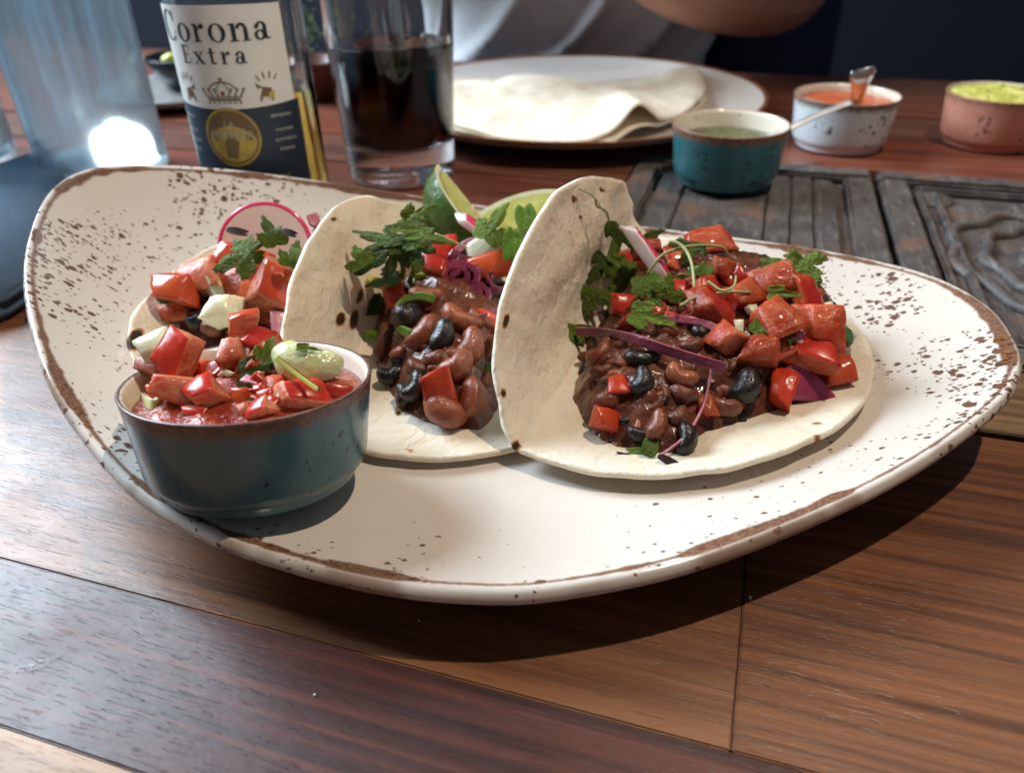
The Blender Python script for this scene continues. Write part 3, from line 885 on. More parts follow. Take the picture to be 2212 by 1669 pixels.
# ------------------------------------------------------------------ dark napkin
npm = NT('dark_blue_napkin')
nv = npm.obj()
npm.bs(color=npm.mix(npm.noise(nv, 700.0, 3.0), (.045, .085, .140), (.065, .110, .170)), rough=.85, normal=npm.bump(npm.noise(nv, 900.0, 2.0), .4, .0006))
def slab(name, poly, z0, z1, mat, parent, bev=.0018):
    bm = bmesh.new()
    lo = [bm.verts.new((x, y, z0)) for x, y in poly]
    fc = bm.faces.new(lo)
    r = bmesh.ops.extrude_face_region(bm, geom=[fc])
    for q in r['geom']:
        if isinstance(q, bmesh.types.BMVert): q.co.z = z1
    bmesh.ops.recalc_face_normals(bm, faces=bm.faces[:])
    bmesh.ops.bevel(bm, geom=bm.edges[:], offset=bev, segments=3, affect='EDGES')
    return link(name, bm, mat, parent)
nap = empty('napkin', (-.26, .37, 0))
tag(nap, 'folded dark slate blue cloth napkin lying on the table by the plate', 'napkin')
npoly = [at_z(0, 350, .012), at_z(75, 323, .012), at_z(152, 386, .012), at_z(60, 602, .012), at_z(0, 640, .012)]
npoly = [(p.x + .26, p.y - .37) for p in npoly] + [(-.06, -.12), (-.11, .04)]
slab('folded_layer', npoly, .0064, .0120, npm.m, nap)
slab('lower_layer', [(x * .985, y * .985 - .0015) for x, y in npoly], .0006, .0062, npm.m, nap)

# ------------------------------------------------------------------ far plate with a folded tortilla
FP = Vector((.050, .628, .0004)); FR = .150
fpm = NT('brown_edged_plate_glaze')
v_ = fpm.obj(); rm_ = fpm.attr('rim')
nn = fpm.noise(v_, 260.0, 3.0, .6)
fpm.bs(color=fpm.mix(fpm.rng(fpm.mth('ADD', rm_, fpm.mth('MULTIPLY', nn, .3)), .55, .75), (.66, .60, .55), (.20, .075, .030)), rough=.14)
pr = [(0, .004), (.09, .004), (.115, .006), (.135, .0115), (.146, .0165), (.1488, .0181), (FR, .0178), (.1502, .0168), (.148, .0148), (.13, .0075), (.10, .0016), (.09, .0004), (.082, .0012), (0, .0014)]
v, f = lathe([(max(r, 1e-5), z) for r, z in pr], 128)
me = mesh_from('far_plate', v, f)
fattr(me, 'rim', [(0, 0, 0, .1, .35, 1, 1, 1, .45, 0, 0, 0, 0, 0)[j] for j in range(len(pr)) for _ in range(128)])
fp = link('round_plate', me, fpm.m); fp.location = FP
tag(fp, 'round brown edged plate across the table with a folded tortilla', 'plate')
def far_tortilla():
    v, f = [], []
    NX, NY = 90, 26
    # a big tortilla folded over: one sheet that runs forward, turns at the fold and comes back above
    def pt(i, j, layer):
        s = i / NX; w = j / NY
        x = -.140 + .252 * s
        span = .19 * math.sqrt(max(0, 1 - (2 * s - 1) ** 2) * .90 + .10)
        yb = .075 + .008 * math.sin(s * 7)
        y = yb - span * (1 - w)
        lift = .009 + .0035 * math.sin(s * 9 + 1) * (1 - w)
        arch = .016 * math.exp(-((s - .70) / .060) ** 2) * (1 - w) ** 2 + .004 * math.exp(-((s - .98) / .08) ** 2)
        swell = .008 * math.sin(min(1, w * 1.1) * PI) * (.7 + .4 * math.sin(s * 6 + .5)) + .003 * math.sin(s * 11 + w * 3) * w
        z = lift + (arch + swell) * (1 if layer else .25) + (.003 if layer else 0) + .002 * noise.noise(Vector((x * 60, y * 60, 3)))
        if not layer: y -= .004 * math.sin(s * 14)
        return Vector((x, y, max(z, .0075 + .0022 * layer)))
    for layer in (0, 1):
        b = len(v)
        for j in range(NY + 1):
            for i in range(NX + 1): v.append(pt(i, j, layer))
        for j in range(NY):
            for i in range(NX):
                A = b + j * (NX + 1) + i
                f.append((A, A + 1, A + NX + 2, A + NX + 1))
    n1 = (NX + 1) * (NY + 1)
    for i in range(NX):                                # the turn at the back joins the two layers
        A = NY * (NX + 1) + i
        f.append((A, A + 1, n1 + A + 1, n1 + A))
    me = mesh_from('folded_tortilla', v, f)
    fattr(me, 'char', [0.35 * max(0, noise.noise(Vector((p.x * 70, p.y * 70, 8)))) for p in v])
    o = link('folded_tortilla', me, MT['tortilla'])
    md = o.modifiers.new('thick', 'SOLIDIFY'); md.thickness = .0016
    o.location = FP
    tag(o, 'large pale tortilla folded in half on the far round plate', 'tortilla')
far_tortilla()

# ------------------------------------------------------------------ small things far behind on the table, between glass and bottle
sp = empty('side_plate', (-.285, .705, .0004))
tag(sp, 'small white side plate behind the beer bottle', 'plate')
v, f = lathe([(1e-5, .003), (.04, .003), (.06, .009), (.0655, .0115), (.066, .0108), (.058, .005), (.04, .0004), (1e-5, .0006)], 64)
link('dish', mesh_from('dish', v, f), plain('side_plate_white', (.30, .29, .28), .15), sp)
db = Vector((-.285, .745, .0008))
v, f = lathe([(1e-5, 0), (.024, 0), (.034, .012), (.039, .026), (.0375, .0265), (.032, .014), (.022, .005), (1e-5, .004)], 48)
bo = link('dark_bowl', mesh_from('dark_bowl', v, f), plain('dark_glaze', (.015, .018, .022), .2)); bo.location = db + Vector((0, .0, .0036))
tag(bo, 'small dark bowl on the white side plate behind the bottle', 'bowl')
for i, (dx, dy, dz, s, c, nm, lb) in enumerate(((-.010, -.016, .028, .009, (.42, .42, .05), 'lime_piece', 'yellow green citrus piece in the dark bowl'), (.012, -.018, .029, .011, (.75, .76, .66), 'onion_piece', 'white onion piece in the dark bowl'))):
    bm = bmesh.new(); bmesh.ops.create_icosphere(bm, subdivisions=3, radius=1)
    for q in bm.verts: q.co *= s * (1 + .22 * noise.noise(q.co * 1.7 + Vector((i * 4, 0, 0)))); q.co.z *= .7
    o = link(nm, bm, food('far_' + nm, c, tuple(x * 1.2 for x in c), 30)); o.location = db + Vector((dx, dy, dz)); tag(o, lb, nm.split('_')[0])
# ------------------------------------------------------------------ small potted herb behind the bottle
hb = empty('potted_herb', (-.165, .70, .0004))
tag(hb, 'small green potted herb seen between bottle and tumbler', 'herb')
v, f = lathe([(1e-5, 0), (.020, 0), (.026, .030), (.0265, .032), (.0245, .031), (.022, .024), (1e-5, .024)], 32)
link('cup', mesh_from('cup', v, f), plain('brown_cup', (.10, .03, .02), .4), hb)
MT['herb'] = leafmat('far_herb_leaf', (.10, .15, .06), (.30, .34, .22), .4)
random.seed(11)
vv, ff = [], []
for i in range(90):
    c = Vector((random.gauss(0, .012), random.gauss(0, .012), .032 + abs(random.gauss(.018, .012))))
    d = Vector((random.uniform(-1, 1), random.uniform(-1, 1), random.uniform(-.2, 1))).normalized(); e = d.cross(Vector((random.random(), .3, random.random()))).normalized()
    b = len(vv); L, W = random.uniform(.005, .009), random.uniform(.002, .0036)
    vv += [c, c + d * L * .5 + e * W, c + d * L, c + d * L * .5 - e * W]; ff.append((b, b + 1, b + 2, b + 3))
tag(link('leaves', mesh_from('leaves', vv, ff), MT['herb'], hb), kind='stuff')

# ------------------------------------------------------------------ the person across the table
skin_m = food('skin', (.46, .235, .165), (.50, .26, .19), 12, .5, .25, .006, .1, 200, 0)
def person():
    root = empty('person', (.09, 1.0, -.75))
    tag(root, 'person in grey shirt seated across the table, bare forearm raised', 'person')
    J = {'pel': (0, .03, .45, .12), 'bel': (0, 0, .62, .105), 'che': (0, .0, .92, .115), 'nb': (0, .02, 1.10, .055), 'nt': (0, .0, 1.17, .05), 'h1': (0, -.02, 1.25, .078), 'h2': (0, -.01, 1.34, .085), 'h3': (0, 0, 1.40, .06),
         'sl': (.17, .0, 1.03, .06), 'el': (.190, -.198, .808, .043), 'fl': (.075, -.258, .828, .037), 'wl': (-.030, -.290, .876, .027),
         'sr': (-.17, .0, 1.03, .06), 'er': (-.27, -.06, .90, .042), 'fr': (-.22, -.19, .93, .035), 'wr': (-.15, -.28, .955, .026),
         'hl': (.09, 0, .42, .085), 'kl': (.12, -.40, .44, .06), 'al': (.12, -.38, .08, .04), 'tl': (.12, -.50, .03, .03),
         'hr': (-.09, 0, .42, .085), 'kr': (-.12, -.40, .44, .06), 'ar': (-.12, -.38, .08, .04), 'tr': (-.12, -.50, .03, .03)}
    E_ = ['pel bel', 'bel che', 'che nb', 'nb nt', 'nt h1', 'h1 h2', 'h2 h3', 'che sl', 'sl el', 'el fl', 'fl wl', 'che sr', 'sr er', 'er fr', 'fr wr', 'pel hl', 'hl kl', 'kl al', 'al tl', 'pel hr', 'hr kr', 'kr ar', 'ar tr']
    E_ = [e.split() for e in E_]
    for s, w, d in (('l', 'wl', Vector((-.94, -.30, .12))), ('r', 'wr', Vector((.75, -.62, .18)))):
        W = Vector(J[w][:3]); side = d.cross(Vector((0, 0, 1))).normalized(); dn = Vector((0, 0, -1))
        J['p' + s] = (*(W + d * .045), .024); E_.append([w, 'p' + s])
        for q, (off, L) in enumerate(((-.028, .062), (-.010, .074), (.010, .072), (.027, .056))):
            a = W + d * .085 + side * off; b = a + d * L * .5 + dn * .012; c = b + d * L * .35 + dn * .026
            for nm, p, r in (('a', a, .0095), ('b', b, .0088), ('c', c, .0075)): J[f'{s}{q}{nm}'] = (*p, r)
            E_ += [['p' + s, f'{s}{q}a'], [f'{s}{q}a', f'{s}{q}b'], [f'{s}{q}b', f'{s}{q}c']]
        a = W + d * .035 - side * .034 + dn * .01; b = a + d * .035 - side * .012 + dn * .016
        J[s + 'ta'] = (*a, .011); J[s + 'tb'] = (*b, .009); E_ += [['p' + s, s + 'ta'], [s + 'ta', s + 'tb']]
    ks = list(J)
    me = bpy.data.meshes.new('body')
    me.from_pydata([J[k][:3] for k in ks], [(ks.index(a), ks.index(b)) for a, b in E_], [])
    o = bpy.data.objects.new('body', me); COL.objects.link(o); o.parent = root
    o.modifiers.new('skin', 'SKIN')
    for k, sv in zip(ks, me.skin_vertices[0].data):
        r = J[k][3]; sv.radius = (r, r); sv.use_root = (k == 'pel')
    sd = o.modifiers.new('sub', 'SUBSURF'); sd.levels = 2; sd.render_levels = 2
    me.materials.append(skin_m)
    # hair cap
    bm = bmesh.new(); bmesh.ops.create_icosphere(bm, subdivisions=3, radius=1)
    bmesh.ops.delete(bm, geom=[q for q in bm.verts if q.co.z < -.1 and q.co.y < .2], context='VERTS')
    for q in bm.verts: q.co = Vector((q.co.x * .094, q.co.y * .105 + .01, q.co.z * .09 + 1.355))
    link('hair', bm, plain('brown_hair', (.04, .022, .014), .6), root)
    # shirt: a loose tube with diagonal drape folds
    sh = NT('grey_jersey')
    c = sh.mix(sh.noise(sh.obj(), 500.0, 3.0), (.52, .53, .55), (.60, .61, .63))
    sh.bs(color=c, rough=.9, normal=sh.bump(sh.noise(sh.obj(), 700.0, 2.0), .3, .001))
    n, k = 140, 64
    v, f = [], []
    for j in range(k + 1):
        z = .50 + .60 * j / k
        w = .168 - .02 * math.exp(-((z - .68) / .1) ** 2) + (.012 if z > .95 else 0) * (z - .95) / .1
        if z > 1.02: w *= 1 - (z - 1.02) * 5.5
        d = w * .70
        for i in range(n):
            a = 2 * PI * i / n
            x, y = math.cos(a), math.sin(a)
            front = max(0, -y)
            ph = (x * w - (z - .8) * .75 + .012 * math.sin(z * 30)) / .085
            rd = math.exp(-(math.sin(ph * PI)) ** 2 * 7) * .018 * (.35 + front)
            rd += .007 * noise.noise(Vector((x * 3, z * 9, 4)))
            v.append((x * (w + rd * .6), y * (d + rd), z))
    for j in range(k):
        for i in range(n): f.append((j * n + i, j * n + (i + 1) % n, (j + 1) * n + (i + 1) % n, (j + 1) * n + i))
    link('shirt', mesh_from('shirt', v, f), sh.m, root)
    for s, (A, B) in enumerate((('sl', 'el'), ('sr', 'er'))):
        A, B = Vector(J[A][:3]), Vector(J[B][:3])
        link('sleeve', tube_mesh([A + (A - B) * .2 + Vector((0, 0, .01)), A, A.lerp(B, .3), A.lerp(B, .55)], [.055, .078, .076, .072], 20, 14), sh.m, root)
    jm = plain('navy_trousers', (.014, .020, .042), .85, scale=400)
    for s in ('l', 'r'):
        H, K, A = (Vector(J[q + s][:3]) for q in 'hka')
        link('trouser_leg', tube_mesh([H + Vector((0, .06, .02)), H, H.lerp(K, .5), K, K + (A - K) * .15, A], [.085, .108, .094, .078, .074, .062], 20, 24), jm, root)
person()
cu = link('cushion', box_bm(bmesh.new(), -.09, .09, -.04, .04, 0, .40, .035), plain('blue_cushion_fabric', (.018, .027, .055), .9, scale=500))
cu.location = (.330, 1.06, -.285); cu.rotation_euler = (0, 0, R(-8)); tag(cu, 'navy blue cushion upright beside the person', 'cushion')
# ------------------------------------------------------------------ food materials
MT['tom'] = food('tomato_flesh', (.40, .042, .015), (.52, .100, .036), 1.2, .24, .6, .004, .30, 26, .28, .15)
MT['tomskin'] = food('tomato_skin', (.36, .017, .010), (.46, .038, .016), 1.2, .22, .3, .002, .12, 26, .2, .15)
MT['tompale'] = food('pale_backlit_flesh', (.58, .21, .12), (.52, .10, .045), 1.2, .2, .6, .004, .30, 26, .18, .15)
MT['tomorange'] = food('orange_tomato_skin', (.50, .078, .020), (.45, .048, .015), 1.2, .2, .3, .002, .1, 5, .12, .4)
MT['pepper'] = food('red_pepper', (.46, .030, .012), (.54, .065, .018), 1.4, .2, .25, .002, .25, 12, .15, .2)
MT['onionw'] = food('white_onion', (.72, .70, .52), (.66, .66, .44), 1.3, .2, .45, .004, .2, 5, .1, .3)
MT['onionp'] = food('red_onion_skin', (.23, .025, .070), (.34, .055, .13), 1.5, .18, .2, .002, .2, 6, .2, .4)
MT['onionpp'] = food('red_onion_flesh', (.52, .20, .26), (.60, .33, .36), 1.5, .2, .35, .003, .2, 6, .15, .3)
MT['cucumber'] = food('pale_green_flesh', (.58, .62, .30), (.68, .70, .46), 1.4, .16, .45, .004, .35, 6, .08, .3)
MT['jala'] = food('green_chilli_skin', (.035, .10, .020), (.07, .16, .035), 1.4, .14, .15, .002, .1, 5, .1, .5)
MT['pinto'] = food('pinto_bean', (.20, .050, .024), (.28, .082, .036), 1.8, .28, .2, .002, .35, 14, .25, .1)
MT['black'] = food('black_bean', (.010, .008, .008), (.022, .014, .012), 1.8, .26, .05, .001, .35, 14, .3, .1)
MT['brown'] = food('brown_stewed_bean', (.125, .034, .018), (.185, .056, .026), 1.8, .28, .15, .002, .4, 14, .25, .1)
MT['onionp_s'] = food('red_onion_strip_skin', (.11, .010, .030), (.22, .030, .068), 90, .15, .2, .002, .5, 500, .15, .4)
MT['onionpp_s'] = food('red_onion_strip_flesh', (.36, .095, .14), (.48, .20, .25), 90, .2, .35, .003, .3, 500, .15, .3)
MT['stew'] = food('bean_sauce', (.085, .024, .013), (.150, .046, .021), 160, .2, .1, .002, .35, 300, 0, .3, (.17, .055, .03))
MT['salsa'] = food('salsa_juice', (.24, .024, .012), (.36, .055, .025), 160, .18, .2, .003, .6, 420, 0, .3)
MT['cor'] = leafmat('coriander_leaf', (.12, .185, .016), (.185, .26, .032))
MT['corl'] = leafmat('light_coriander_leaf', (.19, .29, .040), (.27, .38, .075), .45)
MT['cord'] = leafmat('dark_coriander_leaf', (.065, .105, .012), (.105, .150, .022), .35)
MT['cress'] = leafmat('bright_cress_leaf', (.24, .42, .070), (.32, .50, .11), .5)
MT['purpleleaf'] = leafmat('purple_leaf', (.045, .020, .022), (.08, .045, .035), .2)
MT['stem'] = food('pale_green_stem', (.30, .36, .14), (.38, .40, .18), 300, .3, .3, .001, .1, 500, .1)
MT['stemp'] = food('pink_stem', (.45, .16, .20), (.52, .24, .26), 300, .3, .3, .001, .1, 500, .1)
MT['yellowstem'] = food('yellow_green_stem', (.42, .46, .08), (.50, .52, .12), 3, .25, .3, .002, .2, 6, .1)
MT['radw'] = food('radish_flesh', (.78, .70, .66), (.74, .62, .60), 2.0, .2, .4, .003, .1, 8, .06, .2)
MT['radp'] = food('radish_skin', (.55, .03, .10), (.62, .06, .14), 2.0, .2, .2, .002, .1, 8, .08, .3)
MT['peel'] = food('lime_peel', (.028, .085, .012), (.07, .16, .022), 60, .25, .1, .001, .5, 900, 0, .3)
MT['lime'] = food('lime_flesh', (.56, .58, .17), (.66, .67, .28), 90, .2, .5, .004, .15, 200, 0, .3)
MT['pith'] = food('lime_pith', (.76, .77, .52), (.80, .80, .60), 60, .4, .3, .003, .2, 300, 0)

def tomato_flesh(name, gel, wall, pale):
    """cut tomato: wet red gel with seeds, crossed by paler fleshy walls"""
    t = NT(name)
    o = t.n('ShaderNodeVectorMath', {0: t.obj(), 1: t.n('ShaderNodeCombineXYZ', {0: t.mth('MULTIPLY', t.rnd(), 23.0), 1: t.mth('MULTIPLY', t.rnd(), 7.0), 2: 0.0}).outputs[0]}, operation='ADD').outputs[0]
    n1 = t.noise(o, 1.1, 2.0)
    ridge = t.mth('ABSOLUTE', t.mth('SUBTRACT', t.noise(o, 1.5, 2.0, .5, .4), .5))
    w = t.rng(ridge, .0, .16, 1.0, 0.0)
    col = t.mix(t.rng(n1, .38, .62), gel, wall)
    col = t.mix(t.mth('MULTIPLY', w, .6), col, pale)
    vo = t.n('ShaderNodeTexVoronoi', {'Vector': o, 'Scale': 3.6})
    sd = t.mth('MULTIPLY', t.rng(vo.outputs['Distance'], .10, .17, 1.0, 0.0), t.rng(t.n('ShaderNodeSeparateColor', {0: vo.outputs['Color']}).outputs[0], .62, .66))
    col = t.mix(t.mth('MULTIPLY', sd, .6), col, (.60, .32, .10))
    col = t.n('ShaderNodeHueSaturation', {'Color': col, 'Value': t.rng(t.rnd(), 0, 1, .74, 1.25, 'LINEAR')}).outputs[0]
    h = t.mth('ADD', t.mth('ADD', t.mth('MULTIPLY', t.noise(o, 9.0, 4.0, .6), .6), t.mth('MULTIPLY', w, .12)), t.mth('MULTIPLY', sd, .4))
    t.bs(color=col, rough=t.rng(t.noise(o, 6.0, 3.0), .35, .65, .10, .42, 'LINEAR'), sss=.6, ssss=.004, sssr=(1, .4, .2), normal=t.bump(h, .20, .04), trans=.16, ior=1.36, coat=.1, coatr=.08)
    return t.m
MT['tom'] = tomato_flesh('cut_tomato', (.40, .042, .014), (.52, .100, .034), (.55, .13, .05))
MT['tompale'] = tomato_flesh('pale_backlit_tomato', (.50, .090, .036), (.58, .18, .09), (.62, .26, .15))  # pale flesh; in pot and back taco its paleness paints window backlight

# ------------------------------------------------------------------ food shapes (unit size, shared by alike pieces)
_cache = {}
def chunk_mesh(var, skin=True, rnd=.20, jit=.23):
    key = ('chunk', var, skin)
    if key in _cache: return _cache[key]
    rs = random.Random(var * 31 + 5)
    bm = bmesh.new()
    bmesh.ops.create_cube(bm, size=2)
    bm.normal_update()
    bm.faces.ensure_lookup_table()
    sk = max(bm.faces, key=lambda q: q.normal.z)
    for fc in bm.faces: fc.material_index = 1 if (skin and fc is sk) else 0
    bmesh.ops.subdivide_edges(bm, edges=bm.edges[:], cuts=5, use_grid_fill=True)
    off = {(a, b, c): Vector((rs.uniform(-jit, jit), rs.uniform(-jit, jit), rs.uniform(-jit, jit))) * 2 for a in (0, 1) for b in (0, 1) for c in (0, 1)}
    for v in bm.verts:
        p = v.co.copy()
        u, w, z = (p.x + 1) / 2, (p.y + 1) / 2, (p.z + 1) / 2
        d = Vector((0, 0, 0))
        for (a, b, c), o in off.items(): d += o * ((u if a else 1 - u) * (w if b else 1 - w) * (z if c else 1 - z))
        q = p.lerp(p.normalized() * 1.22, rnd)
        if p.z > 0: q.z += .22 * (1 - p.x ** 2) * (1 - p.y ** 2) * z
        q += d
        q += q.normalized() * (.10 * noise.noise(p * 1.6 + Vector((var * 3, 0, 0))) + .045 * noise.noise(p * 4.5 + Vector((0, var * 3, 0))))
        v.co = q * .5
    me = bpy.data.meshes.new('chunk'); bm.to_mesh(me); bm.free()
    _cache[key] = me
    return me
def bean_mesh(var):
    bm = bmesh.new()
    bmesh.ops.create_uvsphere(bm, u_segments=18, v_segments=12, radius=1)
    bmesh.ops.rotate(bm, verts=bm.verts, cent=(0, 0, 0), matrix=Matrix.Rotation(PI / 2, 3, 'Y'))
    for v in bm.verts:
        x, y, z = v.co
        k = 1 + .10 * math.cos(x * 2.6 + var)
        y2 = y * .60 * k + .20 * (x * x - .4)
        if y > 0: y2 -= .16 * math.exp(-(x / .35) ** 2) * y
        c = Vector((x, y2, z * .62 * k))
        v.co = (c + c.normalized() * .06 * noise.noise(c * 2.2 + Vector((var * 5, 1, 0)))) * .5
    me = bpy.data.meshes.new('bean'); bm.to_mesh(me); bm.free()
    return me
def leaf_mesh(var, curl=.25):
    """a coriander leaf: three lobes, each cut into rounded teeth; runs from (-.5,0) to (.5,0)"""
    rs = random.Random(var * 13 + 1)
    n, rg = 96, 7
    v, f = [], []
    lob = [(-68, .84), (0, 1.0), (66, .86)]
    for j in range(rg + 1):
        for i in range(n + 1):
            th = R(-118 + 236 * i / n)
            r = .10
            for a, L in lob:
                d = th - R(a)
                r = max(r, L * math.exp(-(abs(d) / .60) ** 3.2) * (1 + .10 * math.cos(d * 13 + .3)) * (1 - .045 * math.cos(d * 31)))
            r *= j / rg
            x, y = r * math.cos(th), r * math.sin(th)
            z = -curl * (x - .3) ** 2 * (1 + .6 * math.sin(var)) - curl * 1.2 * abs(y) ** 1.6 * math.cos(var * 2.1) + .05 * math.sin(th * 6 + var) * r + .09 * noise.noise(Vector((x * 2.4, y * 2.4, var * 3.0)))
            v.append((x - .45, y, z))
    for j in range(rg):
        for i in range(n):
            A = j * (n + 1) + i
            f.append((A, A + n + 1, A + n + 2, A + 1))
    me = mesh_from('coriander_leaf', v, f)
    return me
def heart_mesh(var):
    """a notched seed leaf"""
    n, rg = 40, 6
    v, f = [], []
    for j in range(rg + 1):
        for i in range(n + 1):
            th = R(-88 + 176 * i / n)
            r = (math.cos(th) ** .45 if math.cos(th) > 0 else 0) * (1 - .26 * math.exp(-(th / .28) ** 2)) * j / rg
            x, y = r * math.cos(th), r * math.sin(th) * .95
            v.append((x - .5, y, .22 * y * y - .16 * x * x + .06 * math.sin(x * 5 + var)))
    for j in range(rg):
        for i in range(n):
            A = j * (n + 1) + i
            f.append((A, A + n + 1, A + n + 2, A + 1))
    return mesh_from('cress_leaf', v, f)
def petal_mesh():
    """a pointed shell of onion, thick, cupped"""
    n, k = 22, 12
    v, f = [], []
    for j in range(k + 1):
        for i in range(n + 1):
            x = i / n; w = .42 * (1 - x) ** .8 * (1 - math.exp(-x * 9)) * 1.25
            y = (j / k * 2 - 1) * w
            v.append((x - .5, y, .30 * (w * w - y * y) * 2.2 - .15 * x * x))
    for j in range(k):
        for i in range(n):
            A = j * (n + 1) + i
            f.append((A, A + 1, A + n + 2, A + n + 1))
    return mesh_from('petal', v, f)
MESH = {'bean%d' % i: bean_mesh(i) for i in range(4)}
MESH.update({'leaf%d' % i: leaf_mesh(i) for i in range(5)})
MESH.update({'heart%d' % i: heart_mesh(i) for i in range(2)})
MESH['petal'] = petal_mesh()
_mm = {}
def mesh_with(me, mats):
    k = (me.name, tuple(m.name for m in mats))
    if k not in _mm:
        c = me.copy()
        for m in mats: c.materials.append(m)
        c.polygons.foreach_set('use_smooth', [True] * len(c.polygons))
        _mm[k] = c
    return _mm[k]

def frame(n, ang):
    n = Vector(n).normalized()
    ux = (Vector((1, 0, 0)) - n * n.x).normalized(); uy = n.cross(ux)
    d = ux * math.cos(R(ang)) + uy * math.sin(R(ang))
    return Matrix((d, n.cross(d), n)).transposed()
VIEW = (0, -.66, .75)

class Heap:
    def __init__(s, bvh, Y, plus=()):
        s.b, s.Y, s.plus = bvh, Y, plus
    def hit(s, px, py, Y=None):
        if Y: return at_y(px, py, Y)
        d = ray(px, py).normalized()
        best = None
        for b in (s.b,) + tuple(s.plus):
            h = b.ray_cast(CAM, d)
            if h[0] is not None and (best is None or h[3] < best[1]): best = (h[0], h[3])
            if best and b is s.b: break
        return best[0] if best else at_y(px, py, s.Y)

_n = [0]
def piece(heap, name, me, mats, px, py, w, h, ang, label, cat, group=None, dep=None, n=VIEW, sink=.1, Y=None, roll=0, tilt=0, thin=None):
    """one bit of food, w by h as seen, lying on its heap"""
    _n[0] += 1
    p = heap.hit(px, py, Y)
    k = depth(p) / FPX
    sx, sy = w * k, h * k
    sz = (dep * k) if dep else min(sx, sy) * .85
    o = bpy.data.objects.new(name, mesh_with(me, mats))
    COL.objects.link(o)
    M3 = frame(n, ang) @ Matrix.Rotation(R(roll), 3, 'X') @ Matrix.Rotation(R(tilt), 3, 'Y')
    nn = Vector(n).normalized()
    o.matrix_world = Matrix.Translation(p + nn * (sz * sink)) @ M3.to_4x4() @ Matrix.Diagonal((sx, sy, sz, 1))
    if thin:
        md = o.modifiers.new('thick', 'SOLIDIFY'); md.thickness = thin
    tag(o, label, cat, group)
    return o

def make_heap(name, poly, zfun, h0, h1, mat, label, step=.0011, slope=.0095, seed=0, bump=.0016, up=0):
    xs = [p.x for p in poly]; ys = [p.y for p in poly]
    x0, x1, y0, y1 = min(xs) - .002, max(xs) + .002, min(ys) - .002, max(ys) + .002
    nx, ny = int((x1 - x0) / step) + 1, int((y1 - y0) / step) + 1
    def inside(x, y):
        c = False; j = len(poly) - 1
        for i in range(len(poly)):
            a, b = poly[i], poly[j]
            if (a.y > y) != (b.y > y) and x < (b.x - a.x) * (y - a.y) / (b.y - a.y) + a.x: c = not c
            j = i
        return c
    def dist(x, y):
        m = 9
        for i in range(len(poly)):
            a, b = poly[i], poly[(i + 1) % len(poly)]
            ex, ey = b.x - a.x, b.y - a.y
            t = max(0, min(1, ((x - a.x) * ex + (y - a.y) * ey) / (ex * ex + ey * ey + 1e-12)))
            m = min(m, math.hypot(x - a.x - t * ex, y - a.y - t * ey))
        return m
    idx, v, f = {}, [], []
    for j in range(ny):
        for i in range(nx):
            x, y = x0 + i * step, y0 + j * step
            if not inside(x, y): continue
            d = dist(x, y)
            H = h0 + (h1 - h0) * (y - y0) / (y1 - y0)
            q = Vector((x * 170, y * 170, seed))
            z = zfun(x, y) + H * (1 - math.exp(-(d / slope) ** 1.4)) + (bump * noise.fractal(q, 1, 2, 3) + .0004 * noise.noise(q * 3)) * min(1, d / .004)
            idx[(i, j)] = len(v); v.append((x, y, z))
    for (i, j), a in idx.items():
        if (i + 1, j) in idx and (i, j + 1) in idx and (i + 1, j + 1) in idx:
            f.append((a, idx[(i + 1, j)], idx[(i + 1, j + 1)], idx[(i, j + 1)]))
    bv = BVHTree.FromPolygons(v, f)
    # a closed underside
    nb = len(v); cnt = {}
    for q in f:
        for k in range(4):
            e = (q[k], q[(k + 1) % 4]); cnt[e] = cnt.get(e, 0) + 1
    v2 = list(v) + [(p[0], p[1], zfun(p[0], p[1]) - .0006) for p in v]
    f2 = list(f) + [tuple(nb + k for k in q[::-1]) for q in f]
    for (a, b) in list(cnt):
        if (b, a) not in cnt: f2.append((b, a, nb + a, nb + b))
    o = link(name, mesh_from(name, v2, f2), mat)
    tag(o, label, name.replace('_', ' '), kind='stuff')
    return bv

def strip(name, pts, width, thick, mats, label, cat, group=None, wdir=(0, .55, .8), taper=(1, 1)):
    """a flat ribbon along a path; the broad side carries mats[0], the edges mats[1]"""
    k = max(14, len(pts) * 6)
    P_ = crom(pts, k)
    v, f, mi = [], [], []
    for i, p in enumerate(P_):
        t = (P_[min(i + 1, k - 1)] - P_[max(i - 1, 0)]).normalized()
        a = Vector(wdir); a = (a - t * a.dot(t)).normalized(); b = t.cross(a)
        u = i / (k - 1)
        w = width * (taper[0] + (taper[1] - taper[0]) * u)
        w *= min(1, .80 + min(u, 1 - u) * 9)
        for x, y in ((-1, -1), (1, -1), (1, 1), (-1, 1)): v.append(p + a * (x * w / 2) + b * (y * thick / 2))
    for i in range(k - 1):
        for q in range(4):
            f.append((i * 4 + q, i * 4 + (q + 1) % 4, (i + 1) * 4 + (q + 1) % 4, (i + 1) * 4 + q)); mi.append(0 if q in (0, 2) else 1)
    f.append((3, 2, 1, 0)); mi.append(1); e = (k - 1) * 4; f.append((e, e + 1, e + 2, e + 3)); mi.append(1)
    me = mesh_from(name, v, f, mi)
    o = link(name, me, mats, smooth=False)
    md = o.modifiers.new('round', 'BEVEL'); md.width = thick * .3; md.segments = 2; md.limit_method = 'ANGLE'
    tag(o, label, cat, group)
    return o

